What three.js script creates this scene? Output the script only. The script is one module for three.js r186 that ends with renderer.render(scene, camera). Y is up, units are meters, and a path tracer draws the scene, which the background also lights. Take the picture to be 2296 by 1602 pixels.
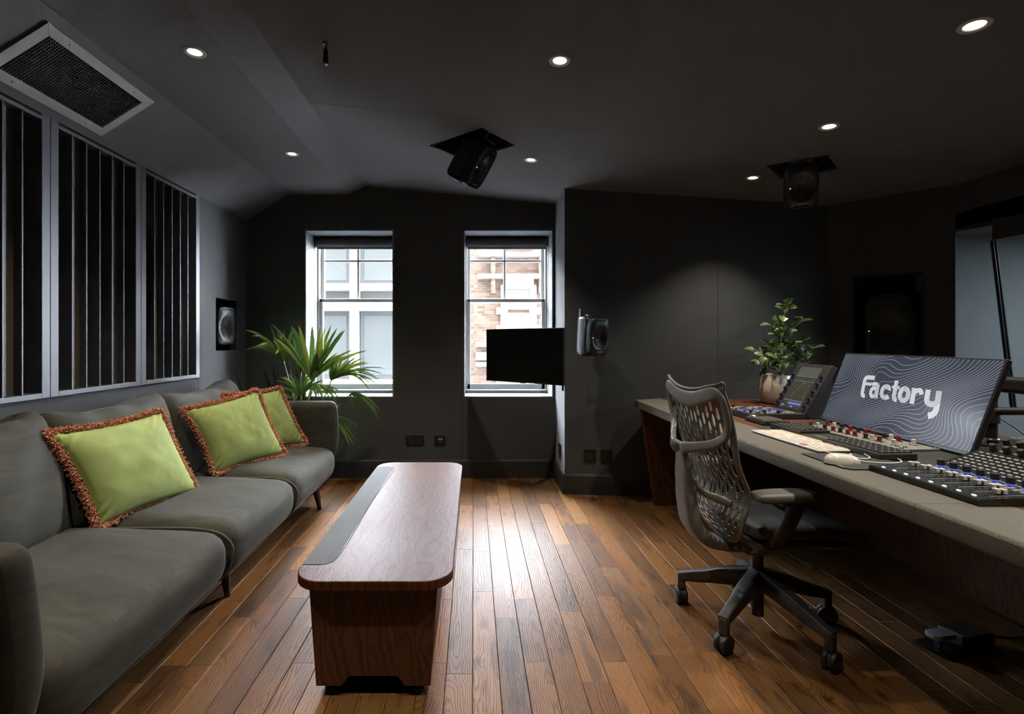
import * as THREE from 'three';
import { RoundedBoxGeometry } from 'three/addons/geometries/RoundedBoxGeometry.js';
import { mergeGeometries, mergeVertices, toCreasedNormals } from 'three/addons/utils/BufferGeometryUtils.js';
import { FontLoader } from 'three/addons/loaders/FontLoader.js';
import { RectAreaLightUniformsLib } from 'three/addons/lights/RectAreaLightUniformsLib.js';
import { TextGeometry } from 'three/addons/geometries/TextGeometry.js';

// ---------------------------------------------------------------- camera, sky, exposure
const scene = new THREE.Scene();
RectAreaLightUniformsLib.init();
const FOCAL = 1084, CX = 1061.5, CY = 764, EYE = 1.25;          // a level wide shift lens
const camera = new THREE.PerspectiveCamera(2 * Math.atan(801 / FOCAL) * 180 / Math.PI, 2296 / 1602, 0.05, 200);
camera.position.set(0, EYE, 0);
camera.setViewOffset(2296, 1602, 1148 - CX, 801 - CY, 2296, 1602);
scene.add(camera);
const renderer = new THREE.WebGLRenderer({ antialias: true });
renderer.toneMapping = THREE.LinearToneMapping;
renderer.toneMappingExposure = 1.0;
renderer.shadowMap.enabled = true;
scene.background = new THREE.Color().setRGB(0.90, 0.97, 1.08);   // bright even overcast
scene.backgroundIntensity = 85;
const LAMP_CANDELA = 7.2, LAMP_COLOR = new THREE.Color().setRGB(1.0, 0.90, 0.74);

// ---------------------------------------------------------------- helpers
let seedState = 12345;
const rnd = () => { seedState = (seedState + 0x6d2b79f5) | 0; let t = Math.imul(seedState ^ (seedState >>> 15), 1 | seedState); t = (t + Math.imul(t ^ (t >>> 7), 61 | t)) ^ t; return ((t ^ (t >>> 14)) >>> 0) / 4294967296; };
const seed = (n) => { seedState = n * 7919 + 13; };
const rr = (a, b) => a + (b - a) * rnd();
const lerp = (a, b, t) => a + (b - a) * t;
const clamp = (x, a = 0, b = 1) => Math.min(b, Math.max(a, x));
const sstep = (a, b, x) => { const t = clamp((x - a) / (b - a)); return t * t * (3 - 2 * t); };
const V3 = (x, y, z) => new THREE.Vector3(x, y, z);
const at = (x, h, d) => V3(x, h, -d);                              // x to the right, h above the floor, d in front of the eye
const pix = (px, py, d) => at((px - CX) / FOCAL * d, EYE - (py - CY) / FOCAL * d, d);
const S = (hex) => new THREE.Color(hex);
const L = (r, g, b) => new THREE.Color().setRGB(r, g, b);

// value noise
const hash = (x, y, s) => { let h = Math.imul(x, 374761393) ^ Math.imul(y, 668265263) ^ Math.imul(s, 2147483647 - 1274126177); h = Math.imul(h ^ (h >>> 13), 1274126177); return ((h ^ (h >>> 16)) >>> 0) / 4294967296; };
function noise(x, y, s = 0, px = 0, py = 0) {
  const xi = Math.floor(x), yi = Math.floor(y), fx = x - xi, fy = y - yi, u = fx * fx * (3 - 2 * fx), v = fy * fy * (3 - 2 * fy);
  const wx = (k) => (px ? ((k % px) + px) % px : k), wy = (k) => (py ? ((k % py) + py) % py : k);
  const a = hash(wx(xi), wy(yi), s), b = hash(wx(xi + 1), wy(yi), s), c = hash(wx(xi), wy(yi + 1), s), d = hash(wx(xi + 1), wy(yi + 1), s);
  return a + (b - a) * u + (c - a) * v + (a - b - c + d) * u * v;
}
function fbm(x, y, s = 0, n = 4, px = 0, py = 0) { let t = 0, a = 0.5, k = 1; for (let i = 0; i < n; i++) { t += a * noise(x * k, y * k, s + i, px * k, py * k); a *= 0.5; k *= 2; } return t / (1 - Math.pow(0.5, n)); }

function tex(w, h, fn, srgb = true) {
  const data = new Uint8Array(w * h * 4);
  for (let y = 0, o = 0; y < h; y++) for (let x = 0; x < w; x++, o += 4) {
    const c = fn((x + 0.5) / w, (y + 0.5) / h);
    if (typeof c === 'number') data[o] = data[o + 1] = data[o + 2] = clamp(c) * 255;
    else { data[o] = clamp(c[0]) * 255; data[o + 1] = clamp(c[1]) * 255; data[o + 2] = clamp(c[2]) * 255; }
    data[o + 3] = 255;
  }
  const t = new THREE.DataTexture(data, w, h, THREE.RGBAFormat);
  t.wrapS = t.wrapT = THREE.RepeatWrapping; t.magFilter = THREE.LinearFilter; t.minFilter = THREE.LinearMipmapLinearFilter; t.generateMipmaps = true;
  if (srgb) t.colorSpace = THREE.SRGBColorSpace;
  t.needsUpdate = true;
  return t;
}
const per = (t, sx, sy = sx) => { const c = t.clone(); c.repeat.set(1 / sx, 1 / sy); c.needsUpdate = true; return c; };   // a texture that spans sx by sy metres
const canvasTex = (c) => { const t = new THREE.CanvasTexture(c); t.colorSpace = THREE.SRGBColorSpace; t.magFilter = THREE.LinearFilter; return t; };
const mat = (o) => new THREE.MeshStandardMaterial({ side: THREE.DoubleSide, ...o });
const phys = (o) => new THREE.MeshPhysicalMaterial({ side: THREE.DoubleSide, ...o });

// geometry: everything non-indexed with position, normal, uv
function flat(g) {
  const n = g.index ? g.toNonIndexed() : g;
  for (const k of Object.keys(n.attributes)) if (!['position', 'normal', 'uv'].includes(k)) n.deleteAttribute(k);
  if (!n.attributes.normal) n.computeVertexNormals();
  if (!n.attributes.uv) n.setAttribute('uv', new THREE.BufferAttribute(new Float32Array(n.attributes.position.count * 2), 2));
  n.clearGroups(); n.morphAttributes = {};
  return n;
}
const join = (list) => mergeGeometries(list.map(flat), false);
function metres(g, swap = false) {                                 // uv in metres on the face's own dominant plane
  const n = flat(g), p = n.attributes.position, uv = n.attributes.uv, a = V3(), b = V3(), c = V3();
  for (let i = 0; i < p.count; i += 3) {
    a.fromBufferAttribute(p, i); b.fromBufferAttribute(p, i + 1); c.fromBufferAttribute(p, i + 2);
    const nn = b.clone().sub(a).cross(c.clone().sub(a)), ax = Math.abs(nn.x), ay = Math.abs(nn.y), az = Math.abs(nn.z);
    for (const [k, v] of [[i, a], [i + 1, b], [i + 2, c]]) {
      let [u, w] = ax >= ay && ax >= az ? [v.z, v.y] : ay >= az ? [v.x, v.z] : [v.x, v.y];
      uv.setXY(k, swap ? w : u, swap ? u : w);
    }
  }
  return n;
}
const smooth = (g, ang = 0.7) => flat(toCreasedNormals(g, ang));
const rbox = (w, h, d, r = 0.004, x = 0, y = 0, z = 0, seg = 2) => metres(new RoundedBoxGeometry(w, h, d, seg, Math.min(r, w / 2.01, h / 2.01, d / 2.01)).translate(x, y, z));
const box = (w, h, d, x = 0, y = 0, z = 0) => metres(new THREE.BoxGeometry(w, h, d).translate(x, y, z));
const cyl = (r0, r1, h, n = 20, x = 0, y = 0, z = 0) => flat(new THREE.CylinderGeometry(r0, r1, h, n).translate(x, y, z));
const lathe = (pts, n = 28) => flat(new THREE.LatheGeometry(pts.map(([r, y]) => new THREE.Vector2(r, y)), n));
const tube = (pts, r, n = 32, k = 8, closed = false) => flat(new THREE.TubeGeometry(new THREE.CatmullRomCurve3(pts, closed, 'centripetal'), n, r, k, closed));
const rodBetween = (a, b, r0, r1 = r0, n = 10) => { const d = b.clone().sub(a), g = new THREE.CylinderGeometry(r1, r0, d.length(), n); g.applyQuaternion(new THREE.Quaternion().setFromUnitVectors(V3(0, 1, 0), d.clone().normalize())); return flat(g.translate((a.x + b.x) / 2, (a.y + b.y) / 2, (a.z + b.z) / 2)); };
const poly = (pts, holes = []) => { const s = new THREE.Shape(pts.map(([x, y]) => new THREE.Vector2(x, y))); for (const h of holes) s.holes.push(Array.isArray(h) ? new THREE.Path(h.map(([x, y]) => new THREE.Vector2(x, y))) : h); return s; };
const circlePath = (x, y, r) => { const p = new THREE.Path(); p.absarc(x, y, r, 0, Math.PI * 2, true); return p; };
const rrect = (w, h, r, x = 0, y = 0) => { const s = new THREE.Shape(), a = x - w / 2, b = y - h / 2, c = x + w / 2, d = y + h / 2; s.moveTo(a + r, b); s.lineTo(c - r, b); s.absarc(c - r, b + r, r, -Math.PI / 2, 0); s.lineTo(c, d - r); s.absarc(c - r, d - r, r, 0, Math.PI / 2); s.lineTo(a + r, d); s.absarc(a + r, d - r, r, Math.PI / 2, Math.PI); s.lineTo(a, b + r); s.absarc(a + r, b + r, r, Math.PI, Math.PI * 1.5); return s; };
const ext = (shape, t, bev = 0, seg = 12) => flat(new THREE.ExtrudeGeometry(shape, bev ? { depth: t - 2 * bev, bevelEnabled: true, bevelThickness: bev, bevelSize: bev, bevelOffset: -bev, bevelSegments: 2, curveSegments: seg } : { depth: t, bevelEnabled: false, curveSegments: seg })).translate(0, 0, bev);
// a smooth grid surface from f(u, v) -> Vector3
function grid(f, nu, nv, closeU = false) {
  const pos = [], uv = [], idx = [];
  for (let j = 0; j <= nv; j++) for (let i = 0; i <= nu; i++) { const p = f(i / nu, j / nv); pos.push(p.x, p.y, p.z); uv.push(i / nu, j / nv); }
  for (let j = 0; j < nv; j++) for (let i = 0; i < nu; i++) { const a = j * (nu + 1) + i, b = a + 1, c = a + nu + 1, d = c + 1; idx.push(a, b, d, a, d, c); }
  const g = new THREE.BufferGeometry(); g.setAttribute('position', new THREE.Float32BufferAttribute(pos, 3)); g.setAttribute('uv', new THREE.Float32BufferAttribute(uv, 2)); g.setIndex(idx); g.computeVertexNormals();
  if (closeU) { const n = g.attributes.normal; for (let j = 0; j <= nv; j++) { const a = j * (nu + 1), b = a + nu, x = n.getX(a) + n.getX(b), y = n.getY(a) + n.getY(b), z = n.getZ(a) + n.getZ(b), l = Math.hypot(x, y, z) || 1; n.setXYZ(a, x / l, y / l, z / l); n.setXYZ(b, x / l, y / l, z / l); } }
  return flat(g);
}

// naming
const taken = new Map();
const numbered = (name) => { const k = taken.get(name) ?? 0; taken.set(name, k + 1); return k ? name + '_' + String(k).padStart(3, '0') : name; };
function mesh(name, geo, material, parent, pos) {
  const m = new THREE.Mesh(Array.isArray(geo) ? join(geo) : geo, material);
  m.castShadow = m.receiveShadow = true;
  m.name = parent ? name : numbered(name);
  if (pos) m.position.copy(pos);
  (parent || scene).add(m);
  return m;
}
const tag = (o, label, category, group) => { Object.assign(o.userData, { label, category }); if (group) o.userData.group = group; return o; };
function thing(name, label, category, pos, turn = 0, group) {
  const g = new THREE.Group(); g.name = numbered(name); if (pos) g.position.copy(pos); g.rotation.y = turn; scene.add(g);
  return tag(g, label, category, group);
}
function setting(name) { const g = new THREE.Group(); g.name = numbered(name); g.userData.kind = 'structure'; scene.add(g); return g; }
const struct = (o) => { o.userData.kind = 'structure'; return o; };
const lab = (o, label) => { o.userData.label = label; return o; };

// ---------------------------------------------------------------- shared textures and materials
const speckle = tex(256, 256, (u, v) => 0.5 + 0.5 * (noise(u * 128, v * 128, 5, 128, 128) - 0.5) + 0.5 * (noise(u * 64, v * 64, 7, 64, 64) - 0.5), false);
const fabricTone = tex(512, 512, (u, v) => { const k = 0.86 + 0.1 * fbm(u * 6, v * 6, 3, 4, 6, 6) + 0.14 * (noise(u * 256, v * 256, 9, 256, 256) - 0.5); return [k, k, k]; }, false);
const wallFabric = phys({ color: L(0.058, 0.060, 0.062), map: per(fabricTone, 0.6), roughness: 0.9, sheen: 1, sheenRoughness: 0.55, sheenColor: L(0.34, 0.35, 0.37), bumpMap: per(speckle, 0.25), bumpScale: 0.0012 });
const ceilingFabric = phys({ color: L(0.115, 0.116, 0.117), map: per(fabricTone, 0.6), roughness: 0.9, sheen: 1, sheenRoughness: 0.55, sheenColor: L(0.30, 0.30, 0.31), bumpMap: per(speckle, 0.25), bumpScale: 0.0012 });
const darkFabric = mat({ color: L(0.03, 0.03, 0.03), map: per(fabricTone, 0.6), roughness: 0.95, bumpMap: per(speckle, 0.25), bumpScale: 0.001 });
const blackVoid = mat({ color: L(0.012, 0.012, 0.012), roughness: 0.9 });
const skirtPaint = mat({ color: L(0.03, 0.031, 0.031), roughness: 0.5 });
const satinGrey = mat({ color: L(0.125, 0.128, 0.135), roughness: 0.46, metalness: 0.6 });
const blackPlastic = mat({ color: L(0.018, 0.018, 0.018), roughness: 0.45, bumpMap: per(speckle, 0.05), bumpScale: 0.0001 });
const blackGloss = mat({ color: L(0.012, 0.012, 0.012), roughness: 0.16 });
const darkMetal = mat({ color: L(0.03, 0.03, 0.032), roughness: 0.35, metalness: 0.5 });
const chrome = mat({ color: L(0.6, 0.6, 0.6), roughness: 0.15, metalness: 1 });
const windowPaint = mat({ color: L(0.14, 0.157, 0.167), roughness: 0.45 });
const whitePaint = mat({ color: L(0.82, 0.82, 0.80), roughness: 0.5 });
const paneGlass = phys({ color: 0xffffff, roughness: 0.0, transmission: 1, thickness: 0, ior: 1.45 });

// ---------------------------------------------------------------- room shell
const XL = -2.073, DF = 4.41, XP = 0.745, DP = 3.95, XR = 3.146, DS = 3.156, DB = -1.5;
const CORNER = [2.76, 3.76];
const ridgeH = 2.658, ridgeX = -0.975, fall = -0.095;
const ceilAt = (x) => x < -1.694 ? 2.34 + (x + 2.073) * 0.6332 : x < -1.145 ? 2.582 : x < ridgeX ? 2.582 + (x + 1.145) * 0.447 : ridgeH + fall * (x - ridgeX);

// a wall panel from A to B (plan points [x, d]); the room lies on the left of the way; outline in (along, height)
function panel(name, A, B, outline, holes, t, m, parent, bev = 0) {
  const dx = B[0] - A[0], dz = -(B[1] - A[1]), th = Math.atan2(-dz, dx);
  const g = metres(ext(poly(outline, holes), t, bev)).translate(0, 0, -t);
  const o = mesh(name, g, m, parent, V3(A[0], 0, -A[1])); o.rotation.y = th;
  return o;
}
const lenAB = (A, B) => Math.hypot(B[0] - A[0], B[1] - A[1]);
const rectPts = (a, b, c, d) => [[a, b], [c, b], [c, d], [a, d]];

// floor slab, back wall behind the camera, outer right wall
const floorGroup = setting('floor');
mesh('subfloor', box(XR - XL + 3.6, 0.2, DF - DB + 0.6, (XL + XR) / 2 + 1.4, -0.112, -(DF + DB) / 2), mat({ color: L(0.05, 0.035, 0.022), roughness: 0.9 }), floorGroup);
const backWall = setting('wall_back');
panel('wall_panel', [XR + 0.3, DB], [XL - 0.3, DB], rectPts(0, 0, XR - XL + 0.6, 2.75), [], 0.2, wallFabric, backWall);

// left wall with the openings for the diffuser and the loudspeaker niche
const DIF = { d0: 1.71, d1: 3.642, h0: 0.972 };
const wallLeft = setting('wall_left');
const niche = { d0: 3.891, d1: 4.228, h0: 1.167, h1: 1.598 };
{
  const A = [XL, DB], t = 0.06, top = 2.36;
  const q = (d) => d - DB;
  panel('fabric_panel', A, [XL, DF], [[0, 0], [q(DIF.d1) - 0.0015, 0], [q(DIF.d1) - 0.0015, DIF.h0 - 0.002], [q(DIF.d0), DIF.h0 - 0.002], [q(DIF.d0), top], [0, top]], [], t, wallFabric, wallLeft, 0.001);
  panel('fabric_panel', A, [XL, DF], rectPts(q(DIF.d1) + 0.0015, 0, q(DF) + 0.1, top), [rectPts(q(niche.d0), niche.h0, q(niche.d1), niche.h1).reverse()], t, wallFabric, wallLeft, 0.001);
  mesh('backing', [box(0.1, 2.7, DF - DB + 0.8, XL - 0.31, 1.35, -(DF + DB) / 2), box(0.2, DIF.h0 - 0.06, DF - DB, XL - 0.16, DIF.h0 / 2 - 0.06, -(DF + DB) / 2)], blackVoid, wallLeft);
  // niche lining
  const nd = (niche.d0 + niche.d1) / 2, nh = (niche.h0 + niche.h1) / 2, nw = niche.d1 - niche.d0, nt = niche.h1 - niche.h0;
  mesh('niche_lining', [box(0.2, 0.012, nw + 0.024, XL - 0.16, niche.h0 - 0.006, -nd), box(0.2, 0.012, nw + 0.024, XL - 0.16, niche.h1 + 0.006, -nd), box(0.2, nt, 0.012, XL - 0.16, nh, -niche.d0 + 0.006), box(0.2, nt, 0.012, XL - 0.16, nh, -niche.d1 - 0.006), box(0.012, nt, nw, XL - 0.25, nh, -nd)], blackVoid, wallLeft);
}

// front wall with two sash windows
const W1 = { x0: -1.527, x1: -0.738, h0: 0.741, h1: 2.251 }, W2 = { x0: -0.079, x1: 0.718, h0: 0.741, h1: 2.251 };
const wallFront = setting('wall_front');
{
  const A = [XL, DF], q = (x) => x - XL, s1 = -1.727, s2 = -0.101, t = 0.06;
  const up = (a, b) => { const pts = [[a, 0], [b, 0]]; const xs = [b, ridgeX - XL, -1.145 - XL, -1.694 - XL, a].filter((k, i) => i === 0 || i === 4 || (k > a && k < b)); for (const k of xs) pts.push([k, ceilAt(k + XL) + 0.03]); return pts; };
  panel('fabric_panel', A, [1, DF], up(0, q(s1) - 0.001), [], t, wallFabric, wallFront, 0.001);
  panel('fabric_panel', A, [1, DF], up(q(s1) + 0.001, q(s2) - 0.001), [rectPts(q(W1.x0) - 0.011, W1.h0 - 0.011, q(W1.x1) + 0.011, W1.h1 + 0.011).reverse()], t, wallFabric, wallFront, 0.001);
  panel('fabric_panel', A, [1, DF], up(q(s2) + 0.001, q(XP) + 0.06), [rectPts(q(W2.x0) - 0.011, W2.h0 - 0.011, q(W2.x1) + 0.011, W2.h1 + 0.011).reverse()], t, wallFabric, wallFront, 0.001);
  const masonry = ext(poly(rectPts(-0.6, -0.4, XR - XL + 0.6, 2.9), [rectPts(q(W1.x0) - 0.012, W1.h0 - 0.012, q(W1.x1) + 0.012, W1.h1 + 0.012).reverse(), rectPts(q(W2.x0) - 0.012, W2.h0 - 0.012, q(W2.x1) + 0.012, W2.h1 + 0.012).reverse()]), 0.42).translate(XL, 0, -DF - 0.06 - 0.42);
  mesh('masonry', masonry, mat({ color: L(0.3, 0.28, 0.26), roughness: 0.9 }), wallFront);
}
function sashWindow(n, W) {
  const g = setting('window_' + n), w = W.x1 - W.x0, h = W.h1 - W.h0, xc = (W.x0 + W.x1) / 2, hc = (W.h0 + W.h1) / 2, d0 = DF - 0.001, dep = 0.425, zc = -(d0 + dep / 2);
  mesh('reveal', [box(0.012, h + 0.024, dep, W.x0 - 0.006, hc, zc), box(0.012, h + 0.024, dep, W.x1 + 0.006, hc, zc), box(w, 0.012, dep, xc, W.h1 + 0.006, zc)], windowPaint, g);
  mesh('window_sill', [box(w, 0.012, dep, xc, W.h0 - 0.006, zc), rbox(w, 0.03, 0.06, 0.006, xc, W.h0 + 0.015, -(DF + 0.30))], windowPaint, g);
  mesh('shadow_gap_strip', [box(0.004, h, 0.006, W.x0 + 0.001, hc, -(DF + 0.232)), box(0.004, h, 0.006, W.x1 - 0.001, hc, -(DF + 0.232))], darkMetal, g);  // dark strips drawn as the shadow gap down each reveal
  // box frame
  const fd = DF + 0.375;
  mesh('box_frame', [rbox(0.016, h, 0.11, 0.004, W.x0 + 0.008, hc, -fd), rbox(0.016, h, 0.11, 0.004, W.x1 - 0.008, hc, -fd), rbox(w, 0.034, 0.11, 0.004, xc, W.h1 - 0.017, -fd)], whitePaint, g);
  const meet = 1.642, bar = 2.039, x0 = W.x0 + 0.016, x1 = W.x1 - 0.016, iw = x1 - x0, st = 0.034;
  const sash = (name, h0, h1, d, bars, bottomRail) => {
    const s = mesh(name, [rbox(st, h1 - h0, 0.04, 0.005, x0 + st / 2, (h0 + h1) / 2, -d), rbox(st, h1 - h0, 0.04, 0.005, x1 - st / 2, (h0 + h1) / 2, -d), rbox(iw, st, 0.04, 0.005, xc, h1 - st / 2, -d), rbox(iw, bottomRail, 0.04, 0.005, xc, h0 + bottomRail / 2, -d)], whitePaint, g);
    if (bars) { mesh('glazing_bar', rbox(0.024, h1 - h0 - 0.07, 0.03, 0.004, xc - 0.01, (h0 + h1) / 2, -d), whitePaint, s); mesh('glazing_bar', rbox(iw - 0.07, 0.024, 0.03, 0.004, xc, bar, -d), whitePaint, s); }
    const cells = bars ? [[x0 + st, xc - 0.022, bar + 0.012, h1 - st], [xc + 0.002, x1 - st, bar + 0.012, h1 - st], [x0 + st, xc - 0.022, h0 + bottomRail, bar - 0.012], [xc + 0.002, x1 - st, h0 + bottomRail, bar - 0.012]] : [[x0 + st, x1 - st, h0 + bottomRail, h1 - st]];
    for (const [a, b, c, e] of cells) { const p = mesh('pane', metres(new THREE.PlaneGeometry(b - a + 0.004, e - c + 0.004)), paneGlass, s, V3((a + b) / 2, (c + e) / 2, -d)); }
  };
  sash('upper_sash', meet - 0.018, W.h1 - 0.03, DF + 0.40, true, 0.036);
  sash('lower_sash', W.h0 + 0.03, meet + 0.018, DF + 0.352, false, 0.055);
  return g;
}
sashWindow(1, W1); sashWindow(2, W2);

// roller blinds rolled up at the window heads
const blindCloth = mat({ color: L(0.035, 0.036, 0.04), roughness: 0.55 });
for (const [W, label] of [[W1, 'rolled-up black roller blind above the window beside the palm'], [W2, 'rolled-up black roller blind above the window behind the television']]) {
  const b = thing('roller_blind', label, 'blind', at((W.x0 + W.x1) / 2, W.h1 - 0.06, DF + 0.265), 0, 'roller blinds at the windows');
  const w = W.x1 - W.x0 - 0.03;
  mesh('roll', cyl(0.05, 0.05, w, 28).rotateZ(Math.PI / 2), blindCloth, b);
  mesh('head_bracket', [rbox(w, 0.008, 0.08, 0.002, 0, 0.056, 0), rbox(0.006, 0.09, 0.07, 0.002, -w / 2 - 0.004, 0.01, 0), rbox(0.006, 0.09, 0.07, 0.002, w / 2 + 0.004, 0.01, 0)], darkMetal, b);
  mesh('bottom_bar', rbox(w - 0.01, 0.022, 0.012, 0.004, 0.002, -0.052, 0.02), mat({ color: L(0.3, 0.31, 0.32), roughness: 0.4, metalness: 0.6 }), b);
  mesh('chain', tube([V3(w / 2 - 0.012, 0.03, 0.05), V3(w / 2 - 0.012, -0.02, 0.056), V3(w / 2 - 0.004, -0.045, 0.05), V3(w / 2 + 0.002, -0.02, 0.05)], 0.003, 20, 6), chrome, b);
}

// pier beside the window and the angled walls on the right
const wallPier = setting('wall_pier');
panel('fabric_panel', [XP, DF + 0.05], [XP, DP], rectPts(0, 0, DF + 0.05 - DP, ceilAt(XP) + 0.05), [], 0.05, wallFabric, wallPier, 0.001);
const wallRight = setting('wall_right');
{
  const A = [XP, DP], B = CORNER, n = lenAB(A, B), sx = 1.942, u = (sx - A[0]) / (B[0] - A[0]) * n;
  const h = (k) => ceilAt(A[0] + (B[0] - A[0]) * k / n) + 0.04;
  panel('fabric_panel', A, B, [[0, 0], [u - 0.001, 0], [u - 0.001, h(u)], [0, h(0)]], [], 0.05, wallFabric, wallRight, 0.001);
  panel('fabric_panel', A, B, [[u + 0.001, 0], [n, 0], [n, h(n)], [u + 0.001, h(u)]], [], 0.05, wallFabric, wallRight, 0.001);
}
const wallSpeaker = setting('wall_speaker');
const SPK = { u0: 0.29, u1: 0.668, h0: 0.93, h1: 1.711 };
{
  const A = CORNER, B = [XR, DS], n = lenAB(A, B), h = (k) => ceilAt(A[0] + (B[0] - A[0]) * k / n) + 0.04;
  const S0 = lenAB(A, B); SPK.u0 = 0.175; SPK.u1 = 0.553;
  panel('fabric_panel', A, B, [[0, 0], [n, 0], [n, h(n)], [0, h(0)]], [rectPts(SPK.u0, SPK.h0, SPK.u1, SPK.h1).reverse()], 0.04, wallFabric, wallSpeaker, 0.001);
  panel('niche_back', A, B, rectPts(-0.6, 0, n - 0.03, 2.6), [], 0.05, blackVoid, wallSpeaker).position.add(V3(0.843 * 0.36, 0, -0.539 * 0.36));
  for (const [a, b, c, e] of [[SPK.u0 - 0.012, SPK.h0, SPK.u0, SPK.h1], [SPK.u1, SPK.h0, SPK.u1 + 0.012, SPK.h1], [SPK.u0 - 0.012, SPK.h1, SPK.u1 + 0.012, SPK.h1 + 0.012], [SPK.u0 - 0.012, SPK.h0 - 0.012, SPK.u1 + 0.012, SPK.h0]]) panel('niche_lining', A, B, rectPts(a, b, c, e), [], 0.36, blackVoid, wallSpeaker);
}
// behind the desk the wall opens into a lit alcove under a bulkhead
const wallScreen = setting('wall_screen');
const alcoveFabric = phys({ color: L(0.10, 0.105, 0.108), map: per(fabricTone, 0.6), roughness: 0.9, sheen: 1, sheenRoughness: 0.55, sheenColor: L(0.3, 0.31, 0.33), bumpMap: per(speckle, 0.25), bumpScale: 0.0012 });
panel('fabric_panel', [XR, 1.0], [XR, DB], rectPts(0, 0, 1.0 - DB, 2.45), [], 0.1, wallFabric, wallScreen);
panel('bulkhead', [XR, DS], [XR, 1.0], [[0, 1.96], [DS - 2.933, 1.95], [DS - 2.933, 1.859], [DS - 1.0, 1.859], [DS - 1.0, 2.45], [0, 2.45]], [], 0.1, wallFabric, wallScreen);
mesh('alcove_wall', [box(1.7, 2.2, 0.1, XR + 0.83, 1.0, -3.37), box(0.1, 2.2, 2.5, 4.75, 1.0, -2.2), box(1.7, 2.2, 0.1, XR + 0.85, 1.0, -0.95)], alcoveFabric, wallScreen);
mesh('alcove_ceiling', box(1.7, 0.1, 2.5, XR + 0.85, 2.03, -2.2), ceilingFabric, wallScreen);
mesh('alcove_floor', box(1.6, 0.05, 2.5, XR + 0.8, -0.03, -2.2), mat({ color: L(0.08, 0.05, 0.03), roughness: 0.6 }), wallScreen);
mesh('edge_trim', [rodBetween(at(3.558, 1.935, 3.312), at(3.70, 0.75, 3.312), 0.006, 0.006, 6), rodBetween(at(3.578, 1.935, 3.312), at(3.72, 0.75, 3.312), 0.006, 0.006, 6)], darkMetal, wallScreen);
{
  const g = thing('panel_light', 'cool white panel light in the alcove ceiling beyond the monitors', 'light', at(4.3, 1.978, 2.05));
  mesh('frame', rbox(0.56, 0.012, 0.76, 0.003, 0, 0, 0), darkMetal, g);
  mesh('diffuser', rbox(0.5, 0.004, 0.7, 0.001, 0, -0.007, 0), mat({ color: L(0.8, 0.85, 0.9), emissive: L(0.75, 0.9, 1.0), emissiveIntensity: 4, roughness: 0.5 }), g);
  const a = new THREE.RectAreaLight(new THREE.Color().setRGB(0.74, 0.9, 1.0), 75, 0.5, 0.7); a.position.set(0, -0.0105, 0); a.rotation.x = -Math.PI / 2; g.add(a);
}

// ceiling: folded profile, boarded panels
const ceiling = setting('ceiling');
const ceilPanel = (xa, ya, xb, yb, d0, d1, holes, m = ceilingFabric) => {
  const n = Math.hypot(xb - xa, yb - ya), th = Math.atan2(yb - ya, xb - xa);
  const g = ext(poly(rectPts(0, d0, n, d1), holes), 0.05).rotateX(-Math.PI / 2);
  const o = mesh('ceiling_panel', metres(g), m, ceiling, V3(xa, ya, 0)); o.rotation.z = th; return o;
};
const slopeCos = 1 / Math.hypot(1, fall), sAt = (x) => (x - ridgeX) / slopeCos;
const LIGHTS = [[0.394, 2.206], [0.405, 3.417], [-1.286, 2.232], [-1.293, 3.449], [1.816, 1.752], [1.887, 2.565], [1.941, 3.358], [0.39, 0.95], [-1.286, 0.95], [1.80, 0.75]];
const HOLE = 0.036;
const REC1 = [[-0.296, 3.328], [0.048, 2.979], [0.278, 3.193], [-0.066, 3.542]];
const REC2 = [[1.905, 3.136], [2.125, 2.90], [2.33, 3.09], [2.11, 3.326]];
{
  const xEnd = 3.5, yEnd = ridgeH + fall * (xEnd - ridgeX);
  const hl = (a, b) => LIGHTS.filter(([x, d]) => x > ridgeX && d > a && d < b).map(([x, d]) => circlePath(sAt(x), d, HOLE));
  const rc = (R) => R.map(([x, d]) => [sAt(x), d]);
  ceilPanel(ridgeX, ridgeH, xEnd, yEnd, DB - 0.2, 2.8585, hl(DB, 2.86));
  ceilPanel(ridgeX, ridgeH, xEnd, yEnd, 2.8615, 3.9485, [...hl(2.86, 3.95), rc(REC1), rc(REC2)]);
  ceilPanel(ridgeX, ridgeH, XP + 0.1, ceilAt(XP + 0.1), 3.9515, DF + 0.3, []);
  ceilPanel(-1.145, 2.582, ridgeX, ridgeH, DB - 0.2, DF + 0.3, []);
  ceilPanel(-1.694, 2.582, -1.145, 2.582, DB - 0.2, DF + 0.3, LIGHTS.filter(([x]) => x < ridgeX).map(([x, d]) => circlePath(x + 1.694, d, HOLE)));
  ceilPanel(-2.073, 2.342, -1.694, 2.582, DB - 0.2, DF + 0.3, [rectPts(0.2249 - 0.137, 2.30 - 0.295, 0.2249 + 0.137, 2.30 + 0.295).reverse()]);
  mesh('roof_deck', box(8.4, 0.1, 7, 1.5, 2.92, -1.6), blackVoid, ceiling);
  const liner = (R) => { const gs = []; for (let i = 0; i < 4; i++) { const [ax, ad] = R[i], [bx, bd] = R[(i + 1) % 4], n = Math.hypot(bx - ax, bd - ad), g = new THREE.BoxGeometry(n, 0.3, 0.01); g.rotateY(Math.atan2(bd - ad, bx - ax)); g.translate((ax + bx) / 2, ceilAt((ax + bx) / 2) + 0.157, -(ad + bd) / 2); gs.push(metres(g)); } return gs; };
  mesh('recess_lining', liner(REC1), blackVoid, ceiling); mesh('recess_lining', liner(REC2), blackVoid, ceiling);
}

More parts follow.
